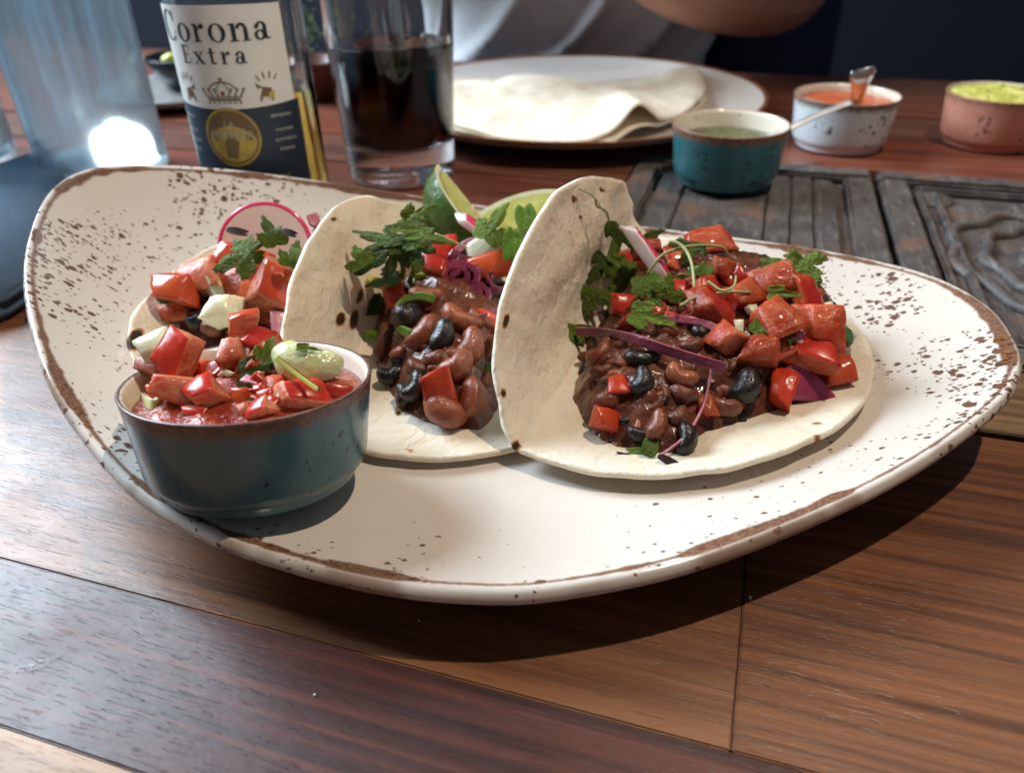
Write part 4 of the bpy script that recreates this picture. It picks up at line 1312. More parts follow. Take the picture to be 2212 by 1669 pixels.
# ------------------------------------------------------------------ heaps of filling
def poly_px(pts, z): return [at_z(x, y, z) for x, y in pts]
h3 = make_heap('bean_stew', poly_px([(1222, 850), (1262, 930), (1325, 965), (1420, 985), (1492, 990), (1520, 945), (1640, 905), (1700, 890), (1800, 852), (1845, 800), (1840, 735), (1790, 690), (1700, 650), (1560, 620), (1420, 610), (1330, 640), (1270, 720)], .0165),
               lambda x, y: float(pz(x, y)) + .0050, .012, .032, MT['stew'], 'glossy brown bean stew heaped in the front taco', seed=1)
h2 = make_heap('bean_stew', poly_px([(815, 815), (850, 870), (900, 905), (960, 920), (1045, 925), (1085, 880), (1110, 780), (1140, 660), (1060, 620), (930, 605), (850, 620), (800, 680), (795, 750)], .0150),
               lambda x, y: float(pz(x, y)) + .0028, .013, .032, MT['stew'], 'glossy brown bean stew heaped in the middle taco', seed=2)
h1 = make_heap('bean_stew', poly_px([(335, 700), (400, 760), (520, 780), (620, 760), (660, 700), (690, 640), (600, 610), (470, 620), (370, 655)], .0150),
               lambda x, y: float(pz(x, y)) + .0008, .012, .021, MT['stew'], 'brown bean stew in the taco behind the blue pot', seed=3)
Z3, Z2, Z1 = Heap(h3, .245, (tb3,)), Heap(h2, .265, (tb2,)), Heap(h1, .275, (tb1,))
# the salsa mound in the blue pot
PM = pot.matrix_basis
mv, mf = [], []
nA, nK = 56, 22
for j in range(nK + 1):
    for i in range(nA):
        a = 2 * PI * i / nA; r = POT_R * .925 * j / nK
        x, y = r * math.cos(a), r * math.sin(a)
        z = POT_H * .80 + .0060 * (1 - (j / nK) ** 2) + .0014 * noise.fractal(Vector((x * 160, y * 160, 5)), 1, 2, 3) * (1 - (j / nK) ** 6)
        mv.append(Matrix.LocRotScale(POT, Vector((0, 0, 0)).to_track_quat('Z', 'Y') if False else Matrix.Rotation(POT_T, 3, 'X').to_quaternion(), None) @ Vector((x, y, z)))
for j in range(nK):
    for i in range(nA): mf.append((j * nA + i, (j + 1) * nA + i, (j + 1) * nA + (i + 1) % nA, j * nA + (i + 1) % nA))
b0 = len(mv)
for i in range(nA): mv.append(mv[nK * nA + i] + Vector((0, 0, -.012)) + (POT + Vector((0, 0, .02)) - mv[nK * nA + i]) * .12)
for i in range(nA): mf.append((nK * nA + i, b0 + i, b0 + (i + 1) % nA, nK * nA + (i + 1) % nA))
mf.append(tuple(b0 + i for i in range(nA))[::-1])
tag(link('salsa_juice', mesh_from('salsa_juice', mv, mf), MT['salsa']), 'wet red salsa juice filling the blue pot', 'salsa', kind='stuff')
ZP = Heap(BVHTree.FromPolygons(mv, mf), .176)

# ------------------------------------------------------------------ short hands
rs = random.Random(21)
def tom(H, px, py, w, h, ang, label, mats=('tom', 'tomskin'), name='tomato_cube', cat='tomato', group=None, var=None, **kw):
    kw.setdefault('tilt', rs.uniform(-28, 28)); kw.setdefault('roll', rs.uniform(-28, 28))
    return piece(H, name, chunk_mesh(var if var is not None else rs.randrange(8)), [MT[m] for m in mats], px, py, w, h, ang, label, cat, group, **kw)
def bean(H, px, py, w, h, ang, label, m='pinto', name=None, group=None, **kw):
    kw.setdefault('sink', .12); kw['sink'] = kw['sink'] * (.45 if kw['sink'] > 0 else 1.6)
    return piece(H, name or {'pinto': 'pinto_bean', 'black': 'black_bean', 'brown': 'brown_bean'}[m], MESH['bean%d' % rs.randrange(4)], [MT[m]], px, py, w, h / .62, ang, label, 'bean', group, dep=h / .62, roll=rs.uniform(-40, 40), **kw)
def cor(H, px, py, w, h, ang, label, m='cor', var=None, group=None, **kw):
    kw.setdefault('sink', .35)
    return piece(H, 'coriander_leaf', MESH['leaf%d' % (rs.randrange(5) if var is None else var)], [MT[m]], px, py, w * 1.1, h / 1.3, ang, label, 'coriander', group, dep=min(w, h) * .9, thin=.012, tilt=rs.uniform(-18, 18), roll=kw.pop('roll', rs.uniform(-25, 25)), **kw)
def heart(H, px, py, w, h, ang, label, m='cress', name='cress_leaf', cat='cress', group=None, **kw):
    kw.setdefault('sink', .5)
    return piece(H, name, MESH['heart%d' % rs.randrange(2)], [MT[m]], px, py, w, h / 1.6, ang, label, cat, group, dep=min(w, h) * .8, thin=.02, **kw)
def along(H, pts, lift=.001, Y=None):
    out = []
    for q in pts:
        p = H.hit(q[0], q[1], q[2] if len(q) > 2 else Y)
        out.append(p - ray(q[0], q[1]).normalized() * lift)
    return out
def stem(H, pts, rpx, label, m='stem', name='cress_sprig', cat='sprig', lift=.0012, Y=None, group=None):
    P_ = along(H, pts, lift, Y)
    k = depth(P_[0]) / FPX
    o = link(name, tube_mesh(P_, [rpx * k, rpx * k * .9, rpx * k * .7], 7), MT[m])
    return tag(o, label, cat, group)
# ------------------------------------------------------------------ salsa in the blue pot
tom(ZP, 322, 792, 73, 34, -14, 'flat pink tomato slab against the far left of the blue pot', ('tompale', 'tompale'), var=1)
tom(ZP, 352, 752, 62, 71, 28, 'white fleshed tomato chunk leaning on a red one in the blue pot', ('onionw', 'onionw'), name='white_tomato_core', cat='tomato', var=2, sink=.5, Y=.176)
tom(ZP, 397, 775, 85, 77, -30, 'big deep red tomato chunk on the left of the blue pot', ('tompale', 'tomskin'), var=0, sink=.45, Y=.170)
tom(ZP, 402, 846, 95, 58, -10, 'broad orange tomato piece at the front of the blue pot', ('tompale', 'tompale'), var=3, sink=.3)
tom(ZP, 456, 856, 73, 74, 30, 'glossy round red tomato piece beside the broad orange one in the pot', ('tompale', 'tomskin'), var=4, sink=.3)
tom(ZP, 528, 692, 60, 42, 28, 'topmost small tomato cube of the blue pot, orange side up', ('tompale', 'tomorange'), var=5, Y=.184, roll=-30, tilt=20)
tom(ZP, 562, 738, 65, 51, -20, 'pink tomato cube with a herb fleck under the topmost cube', ('tompale', 'tomskin'), var=6, Y=.180)
tom(ZP, 504, 762, 52, 67, 18, 'upright pale tomato cube at the middle of the blue pot', ('tompale', 'tompale'), var=7, sink=.3, Y=.175)
tom(ZP, 545, 800, 59, 57, 35, 'tilted salmon tomato cube in front of the upright pale cube', ('tom', 'tompale'), var=2, sink=.3)
piece(ZP, 'onion_chunk', MESH['bean1'], [MT['cucumber']], 668, 786, 162, 150, -12, 'large pale green onion chunk at the right of the blue pot', 'onion', dep=110, sink=.16, Y=.170)
tom(ZP, 648, 862, 93, 61, 14, 'shiny red tomato piece by the front rim under the green chunk', ('tompale', 'tomskin'), var=1, sink=.2, roll=-15)
tom(ZP, 722, 842, 68, 43, -8, 'dark red tomato piece squeezed against the right inner rim', ('tompale', 'tomskin'), var=5, sink=.15)
tom(ZP, 562, 888, 79, 39, 18, 'pink tomato wedge at the very front of the blue pot', ('tompale', 'tomskin'), var=4, sink=.1)
tom(ZP, 590, 838, 48, 47, 0, 'dark tomato bit deep in the middle of the blue pot', ('tomskin', 'tom'), var=6, sink=0)
tom(ZP, 475, 838, 36, 31, 10, 'glassy onion bit lying in the juice of the blue pot', ('onionpp', 'onionpp'), name='onion_bit', cat='onion', var=3)
tom(ZP, 470, 795, 63, 26, 14, 'translucent purple onion bit behind the round red piece', ('onionpp', 'onionpp'), name='onion_bit', cat='onion', var=4)
tom(ZP, 520, 860, 40, 34, 0, 'small orange tomato bit between the front pieces of the pot', ('tom', 'tomorange'), var=0)
tom(ZP, 425, 890, 48, 26, -6, 'dark red tomato sliver by the front left rim', ('tompale', 'tomskin'), var=2)
tom(ZP, 292, 838, 40, 31, 0, 'pale pink tomato bit at the left inner rim of the pot', ('tompale', 'tompale'), var=6)
strip('onion_curl', along(ZP, [(278, 842), (300, 850), (318, 868), (335, 874), (346, 858), (344, 842)], .003), .0026, .0011, [MT['cucumber'], MT['onionw']], 'curled pale green shaving at the left of the blue pot', 'onion')
cor(ZP, 566, 806, 66, 44, 10, 'dark coriander leaf in the middle of the blue pot', 'cord', sink=.9)
cor(ZP, 528, 838, 36, 26, 140, 'small coriander scrap near the front of the blue pot', 'cord')
cor(ZP, 668, 755, 46, 22, 5, 'tiny coriander scrap on the large green chunk', 'cor', Y=.168)
cor(ZP, 584, 762, 50, 40, 70, 'green coriander tip beside the large green chunk', 'corl', sink=.6)
strip('chilli_rib', along(ZP, [(596, 772, .163), (640, 806, .159), (690, 842, .153)], .002), .0013, .0010, [MT['yellowstem'], MT['brown']], 'yellow green chilli rib in front of the large green chunk', 'chilli')
for i in range(34):
    a, r = rs.uniform(0, 2 * PI), math.sqrt(rs.random()) * 215
    s = rs.uniform(22, 44)
    tom(ZP, 520 + r * math.cos(a), 820 + r * .30 * math.sin(a), s, s * .8, rs.uniform(0, 180), 'small chopped tomato bit in the juice of the blue pot', rs.choice((('tom', 'tomskin'), ('tom', 'tomskin'), ('tompale', 'tom'))), name='tomato_bit', group='tomato bits in the blue pot', sink=-.1)
for i in range(16):
    a, r = rs.uniform(0, 2 * PI), math.sqrt(rs.random()) * 200
    q = rs.uniform(18, 34)
    tom(ZP, 520 + r * math.cos(a), 822 + r * .28 * math.sin(a), q, q * .7, rs.uniform(0, 180), 'small chopped onion bit in the salsa of the blue pot', rs.choice((('onionw', 'onionw'), ('onionpp', 'onionpp'))), name='onion_bit', cat='onion', group='onion bits in the blue pot', sink=.25)
for i in range(14):
    x, y = rs.uniform(1560, 1780), rs.uniform(640, 780)
    if h3.ray_cast(CAM, ray(x, y).normalized())[0] is None: continue
    q = rs.uniform(16, 30)
    tom(Z3, x, y, q, q * .7, rs.uniform(0, 180), 'small chopped onion bit among the tomatoes of the front taco', ('onionw', 'onionw'), name='onion_bit', cat='onion', group='onion bits in the front taco', sink=1.0)
for i in range(9):
    a, r = rs.uniform(0, 2 * PI), math.sqrt(rs.random()) * 200
    cor(ZP, 520 + r * math.cos(a), 830 + r * .28 * math.sin(a), rs.uniform(14, 26), 12, rs.uniform(0, 360), 'tiny chopped herb fleck in the salsa of the blue pot', 'cord', group='herb flecks in the blue pot', sink=.6)

# ------------------------------------------------------------------ back taco, behind the pot
tom(Z1, 392, 642, 88, 65, -10, 'orange red tomato piece at the left of the back taco', ('tomorange', 'tomorange'), var=4, sink=.5, Y=.250)
tom(Z1, 375, 682, 79, 49, 8, 'red tomato piece low on the left of the back taco', ('tompale', 'tom'), var=1, sink=.3)
tom(Z1, 452, 608, 74, 81, 22, 'pale pink tomato chunk near the top of the back taco', ('tompale', 'tompale'), var=2, sink=.5, Y=.260)
tom(Z1, 545, 592, 92, 74, -22, 'salmon tomato wedge behind the coriander of the back taco', ('tompale', 'tomorange'), var=3, sink=.5, Y=.273)
tom(Z1, 522, 640, 97, 81, 14, 'brownish red tomato piece in the middle of the back taco', ('tompale', 'tom'), var=6, sink=.3, Y=.258)
tom(Z1, 606, 628, 81, 102, -14, 'tall tomato cube with white left and orange right face by the flap', ('tompale', 'tomorange'), var=5, sink=.4, Y=.254, roll=0, tilt=32)
tom(Z1, 487, 672, 58, 58, 8, 'white onion chunk behind the rim of the blue pot', ('onionw', 'onionw'), name='onion_chunk', cat='onion', var=7, sink=.4, Y=.238)
tom(Z1, 470, 632, 32, 55, 16, 'narrow white onion slip on the pink tomato', ('onionw', 'onionw'), name='onion_slip', cat='onion', var=0, Y=.250)
tom(Z1, 580, 680, 65, 53, 20, 'dark red tomato piece under the tall two toned cube', ('tomskin', 'tom'), var=2, Y=.250)
tom(Z1, 604, 706, 37, 58, -12, 'purple red onion chunk at the foot of the middle flap', ('onionp', 'onionpp'), name='red_onion_chunk', cat='onion', var=4, Y=.240)
bean(Z1, 424, 692, 46, 42, 20, 'single black bean at the left of the back taco', 'black', Y=.240)
bean(Z1, 462, 704, 58, 44, 30, 'brown bean beside the black bean in the back taco', 'brown', Y=.238)
bean(Z1, 520, 716, 60, 40, 10, 'brown bean behind the blue pot rim under the white onion', 'pinto', Y=.236)
cor(Z1, 510, 570, 78, 74, 200, 'bright coriander leaf hanging over the pink tomato of the back taco', 'cor', Y=.250, roll=0)
cor(Z1, 560, 535, 96, 50, 35, 'pale coriander leaf in front of the radish slice', 'corl', Y=.258)  # lighter leaf material than its neighbours
cor(Z1, 590, 508, 64, 54, 120, 'green coriander sprig over the middle of the radish slice', 'cor', Y=.260)
cor(Z1, 640, 556, 62, 50, 80, 'small green sprig beside the middle flap', 'cor', Y=.250)
heart(Z1, 643, 545, 22, 44, 80, 'narrow pale cress leaf beside the middle flap', 'corl', Y=.246)
heart(Z1, 520, 505, 56, 24, -10, 'purple brown leaf at the left of the radish slice', 'purpleleaf', name='purple_leaf', cat='leaf', Y=.258)
heart(Z1, 630, 508, 40, 22, -15, 'purple brown leaf at the right of the radish slice', 'purpleleaf', name='purple_leaf', cat='leaf', Y=.256)
cor(Z1, 374, 640, 36, 50, 100, 'small green herb tip at the left end of the back taco', 'cor', Y=.244)
stem(Z1, [(308, 672, .262), (335, 664, .26), (372, 678, .258)], 2.2, 'thin pale stem at the left end of the back taco')
# round radish slice
def radish():
    p = at_y(576, 535, .281)
    n, rg = 64, 10
    v, f, mi = [], [], []
    rad = 101 * depth(p) / FPX
    for s in (1, -1):
        v.append((0, 0, .0007 * s))
        for j in range(1, rg + 1):
            for i in range(n):
                a = 2 * PI * i / n; r = rad * (1, .915, .87, .8, .7, .6, .5, .4, .3, .15)[rg - j]
                v.append((r * math.cos(a), r * math.sin(a) * .96, .0007 * s + .05 * r * r / rad * math.cos(a * 2)))
    m = 1 + rg * n
    for s in (0, 1):
        b = s * m
        for i in range(n): f.append((b, b + 1 + i, b + 1 + (i + 1) % n)); mi.append(0)
        for j in range(rg - 1):
            for i in range(n):
                A = b + 1 + j * n
                f.append((A + i, A + n + i, A + n + (i + 1) % n, A + (i + 1) % n)); mi.append(1 if j == rg - 2 else 0)
    for i in range(n):
        A = 1 + (rg - 1) * n
        f.append((A + i, m + A + i, m + A + (i + 1) % n, A + (i + 1) % n)); mi.append(1)
    o = link('radish_slice', mesh_from('radish_slice', v, f, mi), [MT['radw'], MT['radp']])
    o.matrix_world = Matrix.Translation(p) @ frame((.05, -.93, .36), 0).to_4x4()
    tag(o, 'round white radish slice with pink rim standing in the back taco', 'radish')
radish()
strip('red_onion_strip', along(Z1, [(672, 462, .288), (682, 490, .286), (678, 520, .284)], .001), .0045, .0016, [MT['onionpp_s'], MT['onionp_s']], 'glassy purple edged onion strip behind the middle flap', 'onion')
for i in range(16):
    x, y = rs.uniform(370, 620), rs.uniform(650, 720)
    m = rs.choice(('brown', 'black', 'pinto'))
    bean(Z1, x, y, 40, 30, rs.uniform(0, 180), {'brown': 'brown', 'black': 'black', 'pinto': 'reddish'}[m] + ' bean half sunk in the stew of the back taco', m, group=m + ' beans in the back taco', sink=0)

# ------------------------------------------------------------------ limes at the back of the plate
def lime_wedge(loc, A, N, L, rad, ang, label, flip=1):
    A = Vector(A).normalized(); N = Vector(N); N = (N - A * N.dot(A)).normalized()
    u = N.cross(A) * flip
    root = empty('lime_wedge', loc)
    tag(root, label, 'lime', 'lime wedges')
    M3 = Matrix((A, u, -N)).transposed()
    nt, nph = 30, 14
    v, f = [], []
    for j in range(nph + 1):
        ph = R(ang) * j / nph
        for i in range(nt + 1):
            t = PI * i / nt
            v.append(M3 @ Vector((L * math.cos(t), rad * math.sin(t) * math.cos(ph), rad * math.sin(t) * math.sin(ph))))
    for j in range(nph):
        for i in range(nt):
            a = j * (nt + 1) + i; f.append((a, a + 1, a + nt + 2, a + nt + 1))
    link('peel', mesh_from('peel', v, f), MT['peel'], root)
    for side in (0, 1):
        ph = R(ang) * side
        for nm, r0, r1, m in (('flesh', 0, .86, 'lime'), ('pith', .86, .999, 'pith')):
            v, f = [], []
            for q in range(5):
                s = r0 + (r1 - r0) * q / 4
                for i in range(nt + 1):
                    t = PI * i / nt
                    rr = rad * math.sin(t) * s
                    bulge = .0008 * math.sin(s * PI) * math.sin(t * 5) ** 2 * (nm == 'flesh')
                    p = Vector((L * math.cos(t) * (.97 if nm == 'flesh' else 1) * (.25 + .75 * s), rr * math.cos(ph), rr * math.sin(ph)))
                    v.append(M3 @ p + N * (bulge if side == 0 else 0))
            for q in range(4):
                for i in range(nt):
                    a = q * (nt + 1) + i; f.append((a, a + 1, a + nt + 2, a + nt + 1))
            link(nm, mesh_from(nm, v, f), MT[m], root)
    return root
lime_wedge(at_y(1022, 446, .312), (.62, -.30, -.72), (.86, -.12, .50), .0225, .0205, 84, 'lime wedge with dark green peel facing out, behind the middle taco', -1)
lime_wedge(at_y(1130, 488, .316), (.95, .10, .26), (-.08, -.72, .70), .0290, .0150, 80, 'pale lime wedge showing its cut face, half hidden by the front flap', 1)

# ------------------------------------------------------------------ middle taco
bean(Z2, 915, 722, 92, 58, 48, 'long reddish pinto bean lying diagonally in the middle taco', 'pinto', sink=.3)
bean(Z2, 955, 728, 78, 52, 68, 'large black bean beside the diagonal pinto bean', 'black', sink=.35)
bean(Z2, 1012, 752, 96, 66, 62, 'fat brown bean beside the front flap', 'pinto', sink=.25)
bean(Z2, 985, 795, 92, 64, 35, 'broken tan bean in the middle of the middle taco', 'pinto', sink=.3)
bean(Z2, 1020, 862, 92, 64, 82, 'upright pinto bean at the front edge beside the big flap', 'pinto', sink=.35)
bean(Z2, 962, 888, 104, 74, -35, 'split reddish brown bean at the very front of the middle taco', 'pinto', sink=.35)
tom(Z2, 950, 835, 52, 84, 14, 'red pepper strip over the split bean at the front', ('pepper', 'pepper'), name='pepper_strip', cat='pepper', var=3, sink=.6)
bean(Z2, 846, 812, 62, 50, 10, 'black bean at the left front corner of the middle taco', 'black', sink=.35)
bean(Z2, 898, 838, 76, 60, 60, 'shiny black bean left of the split reddish bean', 'black', sink=.3)
bean(Z2, 872, 856, 60, 44, 100, 'black bean tucked low beside the shiny black one', 'black', sink=.2)
bean(Z2, 832, 742, 92, 48, 80, 'reddish bean upright at the left side of the middle taco', 'brown', sink=.35)
bean(Z2, 882, 690, 74, 66, 20, 'black bean framed by the green chilli ring', 'black', sink=.3)
bean(Z2, 995, 692, 90, 60, -30, 'smooth brown bean below the rolled red leaf', 'pinto', sink=.3)
bean(Z2, 922, 642, 76, 46, 0, 'pale brown bean above the green chilli ring', 'pinto', sink=.4)
bean(Z2, 1060, 760, 66, 44, 70, 'brown bean half behind the front flap', 'brown', sink=.3)
bean(Z2, 940, 775, 56, 40, 20, 'small brown bean between the big beans of the middle taco', 'brown')
bean(Z2, 905, 795, 60, 44, -20, 'dark brown bean above the shiny black one', 'brown')
tom(Z2, 1062, 700, 30, 70, 70, 'bright red pepper sliver by the front flap', ('pepper', 'pepper'), name='pepper_strip', cat='pepper', var=5, sink=.4)
tom(Z2, 855, 650, 42, 66, 8, 'small red pepper piece at the left of the middle taco', ('pepper', 'pepper'), name='pepper_strip', cat='pepper', var=1, sink=.4)
tom(Z2, 945, 572, 66, 116, -8, 'tall salmon tomato slab behind the coriander of the middle taco', ('tom', 'tomskin'), var=2, sink=.5, Y=.262)
tom(Z2, 975, 552, 44, 82, 6, 'second salmon tomato slab behind the tall one', ('tom', 'tomskin'), var=4, Y=.270)
tom(Z2, 1070, 582, 100, 50, 4, 'orange red tomato slice beside the bright cress', ('tom', 'tomorange'), var=3, sink=.5, Y=.258)
tom(Z2, 1044, 545, 84, 44, 24, 'white onion piece above the rolled red leaf', ('onionw', 'onionw'), name='onion_chunk', cat='onion', var=6, sink=.5, Y=.264)
tom(Z2, 1034, 500, 104, 26, -34, 'thin radish slice edge with pink skin by the limes', ('radw', 'radp'), name='radish_slice', cat='radish', var=0, sink=.5, Y=.275, roll=-25, tilt=0, dep=20)
bean(Z2, 1062, 630, 84, 60, 0, 'black bean in the dark gap beside the big flap', 'black', Y=.256)
# rolled red leaf: a spiral of thin layers
def rolled(px, py, r, turns, Y, label, ph=0):
    p = at_y(px, py, Y); k = depth(p) / FPX
    M3 = frame((-.12, -.80, .58), 0)
    root_pts = []
    for i in range(46):
        t = i / 45; a = ph + t * turns * 2 * PI; q = r * k * (.14 + .86 * t) * (1 + .10 * math.sin(a * 1.7))
        root_pts.append(p + M3 @ Vector((q * math.cos(a) * 1.12, q * math.sin(a) * .86, -.0016 * t)))
    strip('rolled_leaf', root_pts, .0070, .0017, [MT['onionpp_s'], MT['onionp_s']], label, 'radicchio', 'rolled red leaves', wdir=M3 @ Vector((0, 0, 1)))
rolled(992, 598, 44, 2.6, .250, 'larger rolled dark red leaf in the middle taco', .6)
rolled(1026, 636, 34, 2.4, .246, 'smaller rolled dark red leaf under the larger roll', 2.0)
for i, (a, b) in enumerate((((985, 545), (1030, 518)), ((990, 560), (1040, 530)), ((1000, 572), (1046, 546)))):
    strip('red_leaf_layer', along(Z2, [(a[0], a[1], .268), ((a[0] + b[0]) / 2, (a[1] + b[1]) / 2 - 4, .268), (b[0], b[1], .268)], .001), .0030, .0012, [MT['onionpp_s'], MT['onionp_s']], 'pale purple red leaf layer behind the white onion piece', 'radicchio', 'layers of red leaf')
strip('red_onion_strip', along(Z2, [(1000, 705), (1040, 686), (1078, 672)], .003), .0024, .0012, [MT['onionp_s'], MT['onionpp_s']], 'thin red onion strip beside the rolled leaves', 'onion')
strip('chilli_ring', along(Z2, [(938, 646), (905, 640), (872, 652), (855, 682), (864, 708), (890, 722)], .0060), .0030, .0020, [MT['cor'], MT['corl']], 'green chilli ring curled round a black bean', 'chilli')
strip('pink_onion_sliver', along(Z2, [(742, 682, .262), (770, 662, .262), (806, 640, .262)], .001), .0022, .0010, [MT['onionpp_s'], MT['onionpp_s']], 'thin pink onion sliver against the middle flap', 'onion')
tom(Z2, 915, 598, 46, 22, 12, 'yellow green stalk bit in front of the salmon tomato slab', ('yellowstem', 'yellowstem'), name='stalk_bit', cat='stalk', var=4, Y=.252)
tom(Z2, 815, 612, 36, 22, -10, 'yellow pepper bit under the dark coriander', ('yellowstem', 'yellowstem'), name='pepper_bit', cat='pepper', var=2, Y=.256)
for i, (x, y, w, h, a, m, lb) in enumerate((
        (822, 520, 92, 66, 160, 'cord', 'dark ragged coriander leaf at the upper left of the bunch'), (868, 526, 96, 70, 200, 'cord', 'dark coriander leaf at the centre of the bunch'),
        (905, 470, 62, 46, 30, 'cor', 'pointed coriander leaf rising in front of the lime peel'), (930, 520, 80, 44, -15, 'cor', 'coriander leaf reaching toward the rolled red leaf'),
        (900, 560, 60, 70, -80, 'cord', 'dark coriander leaf hanging over the tomato slab'), (850, 570, 64, 60, 240, 'cord', 'dark coriander leaf hanging low in the bunch'),
        (800, 565, 50, 74, 110, 'cord', 'narrow coriander leaf against the middle flap'), (830, 612, 60, 50, 200, 'cord', 'lowest dark coriander leaf of the bunch'),
        (780, 560, 44, 60, 120, 'cor', 'leftmost small coriander leaf touching the middle flap'), (880, 500, 76, 50, 170, 'cor', 'mid green coriander leaf on top of the bunch'))):
    cor(Z2, x, y, w, h, a, lb, m, var=i % 5, Y=.252 - .001 * i)
cor(Z2, 820, 668, 44, 92, 95, 'long dark coriander leaf down the left side of the beans', 'cord', sink=.6)
cor(Z2, 824, 745, 40, 66, 260, 'coriander leaf strip at the left of the beans', 'cor', sink=.7)
cor(Z2, 1068, 800, 44, 56, 200, 'coriander leaf tip peeping out beside the big flap', 'corl', sink=.7)
cor(Z2, 1072, 690, 36, 46, 220, 'small coriander scrap against the front flap', 'cor', sink=.5, Y=.246)
cor(Z2, 1068, 490, 84, 62, 60, 'light green feathery leaf beside the bright cress', 'corl', Y=.262, roll=0)
for x, y, lb in (((868, 600), (862, 560), 'dark'), ((884, 610), (890, 555), 'arched'), ((846, 640), (858, 585), 'low')):
    stem(Z2, [(x[0], x[1], .249), ((x[0] + y[0]) / 2 + 6, (x[1] + y[1]) / 2, .248), (y[0], y[1], .25)], 6, lb + ' coriander stalk in the bunch of the middle taco', 'cor', 'coriander_sprig')
stem(Z2, [(940, 505, .256), (975, 520, .254), (1010, 536, .254)], 3, 'pale thin stalk reaching over the purple leaf layers', 'stem', 'coriander_sprig')
heart(Z2, 1132, 466, 66, 62, 96, 'upper bright green cress leaf leaning on the front flap', Y=.262, n=(.1, -.9, .4))
heart(Z2, 1106, 520, 78, 58, 78, 'middle bright green cress leaf beside the front flap', Y=.256, n=(.1, -.9, .4))
heart(Z2, 1112, 548, 66, 62, 236, 'lower bright green cress leaf beside the front flap', Y=.252, n=(0, -.9, .4))
stem(Z2, [(1062, 505, .262), (1085, 525, .26), (1108, 538, .256)], 5, 'dark green cress stalk under the bright leaves', 'cor')
for i in range(30):
    x, y = rs.uniform(830, 1060), rs.uniform(620, 890)
    m = rs.choice(('brown', 'black', 'brown', 'pinto'))
    s = rs.uniform(36, 56)
    bean(Z2, x, y, s, s * .66, rs.uniform(0, 180), {'brown': 'small brown', 'black': 'small black', 'pinto': 'small reddish'}[m] + ' bean half sunk in the stew of the middle taco', m, group=m + ' beans in the middle taco', sink=-.08)

# ------------------------------------------------------------------ front taco
T = lambda px, py, w, h, ang, lb, mats=('tom', 'tomskin'), **k: tom(Z3, px, py, w, h, ang, lb, mats, **k)
T(1516, 536, 102, 53, 6, 'bright orange red tomato slice at the back top of the front taco', ('tomorange', 'tom'), var=6, sink=.5, Y=.262, roll=-6, tilt=0)
T(1352, 585, 68, 57, -20, 'dull red tomato piece beside the radish strip', ('tom', 'tomskin'), var=1, sink=.4)
T(1450, 560, 58, 45, 20, 'orange tomato piece behind the cress loops', ('tom', 'tomorange'), var=6, sink=.4, Y=.255)
T(1395, 540, 49, 36, 10, 'brownish tomato piece behind the radish strip', ('tom', 'tom'), var=5, sink=.4, Y=.258)
T(1452, 628, 60, 45, -10, 'red tomato cube under the cress leaf', ('tom', 'tomskin'), var=2, sink=.4)
T(1516, 622, 57, 47, 16, 'red tomato cube beneath the notched cress leaf', ('tom', 'tomskin'), var=7, sink=.4)
T(1555, 590, 52, 44, -24, 'salmon tomato cube by the purple leaf', ('tompale', 'tom'), var=4, sink=.4)
T(1536, 682, 102, 67, -16, 'large dark red tomato piece in the middle of the front taco', ('tom', 'tomskin'), var=0, sink=.4)
T(1600, 648, 57, 53, 30, 'dark tomato cube behind the seedy pink one', ('tomskin', 'tom'), var=3, sink=.3)
T(1655, 622, 85, 69, 10, 'seedy pink tomato piece below the top coriander', ('tompale', 'tom'), var=5, sink=.5)
T(1730, 644, 50, 102, 10, 'tall tomato slab with skin on its right edge, topped by coriander', ('tom', 'tomskin'), var=2, sink=.55, roll=6, tilt=36)
T(1660, 706, 87, 75, 24, 'pale salmon tomato cube with an onion bit on it', ('tom', 'tom'), var=6, sink=.5)
T(1757, 716, 75, 86, -12, 'soft pink tomato piece beside the green chilli', ('tom', 'tom'), var=1, sink=.4)
T(1564, 742, 68, 61, 28, 'salmon tomato cube at the end of the red onion strip', ('tompale', 'tom'), var=4, sink=.55)
T(1634, 760, 81, 65, -8, 'pink tomato cube with a herb fleck, right of the salmon one', ('tom', 'tom'), var=7, sink=.5)
T(1705, 768, 68, 40, -20, 'small pink tomato wedge left of the large red one', ('tom', 'tom'), var=3, sink=.4)
T(1748, 776, 105, 63, -18, 'large red tomato wedge at the right of the front taco', ('tom', 'tomskin'), var=0, sink=.5, roll=-20)
T(1797, 810, 63, 55, 16, 'rightmost tomato chunk of the front taco, lying on the tortilla', ('tom', 'tomorange'), var=5, sink=.4)
T(1688, 842, 47, 85, -18, 'red pepper piece standing beside the purple onion petal', ('pepper', 'pepper'), name='pepper_piece', cat='pepper', var=2, sink=.5)
T(1306, 914, 65, 47, -16, 'orange red pepper cube at the front left of the stew', ('pepper', 'pepper'), name='pepper_cube', cat='pepper', var=4, sink=.45)
T(1330, 838, 45, 42, 0, 'rounded red pepper bit shining in the stew', ('pepper', 'pepper'), name='pepper_bit', cat='pepper', var=6, sink=.3)
T(1518, 882, 37, 49, 10, 'small red tomato bit beside the pink hanging stem', ('tomskin', 'tom'), name='tomato_bit', var=1)
T(1572, 712, 45, 28, -6, 'white onion bit with a green fleck above the salmon cube', ('onionw', 'onionw'), name='onion_bit', cat='onion', var=3, sink=.5)
T(1687, 702, 28, 32, 30, 'small white onion cube on the pale salmon tomato', ('onionw', 'onionw'), name='onion_bit', cat='onion', var=5, sink=1.1)
T(1706, 738, 36, 32, -30, 'pink onion bit under the white onion cube', ('onionpp', 'onionpp'), name='onion_bit', cat='onion', var=1, sink=.6)
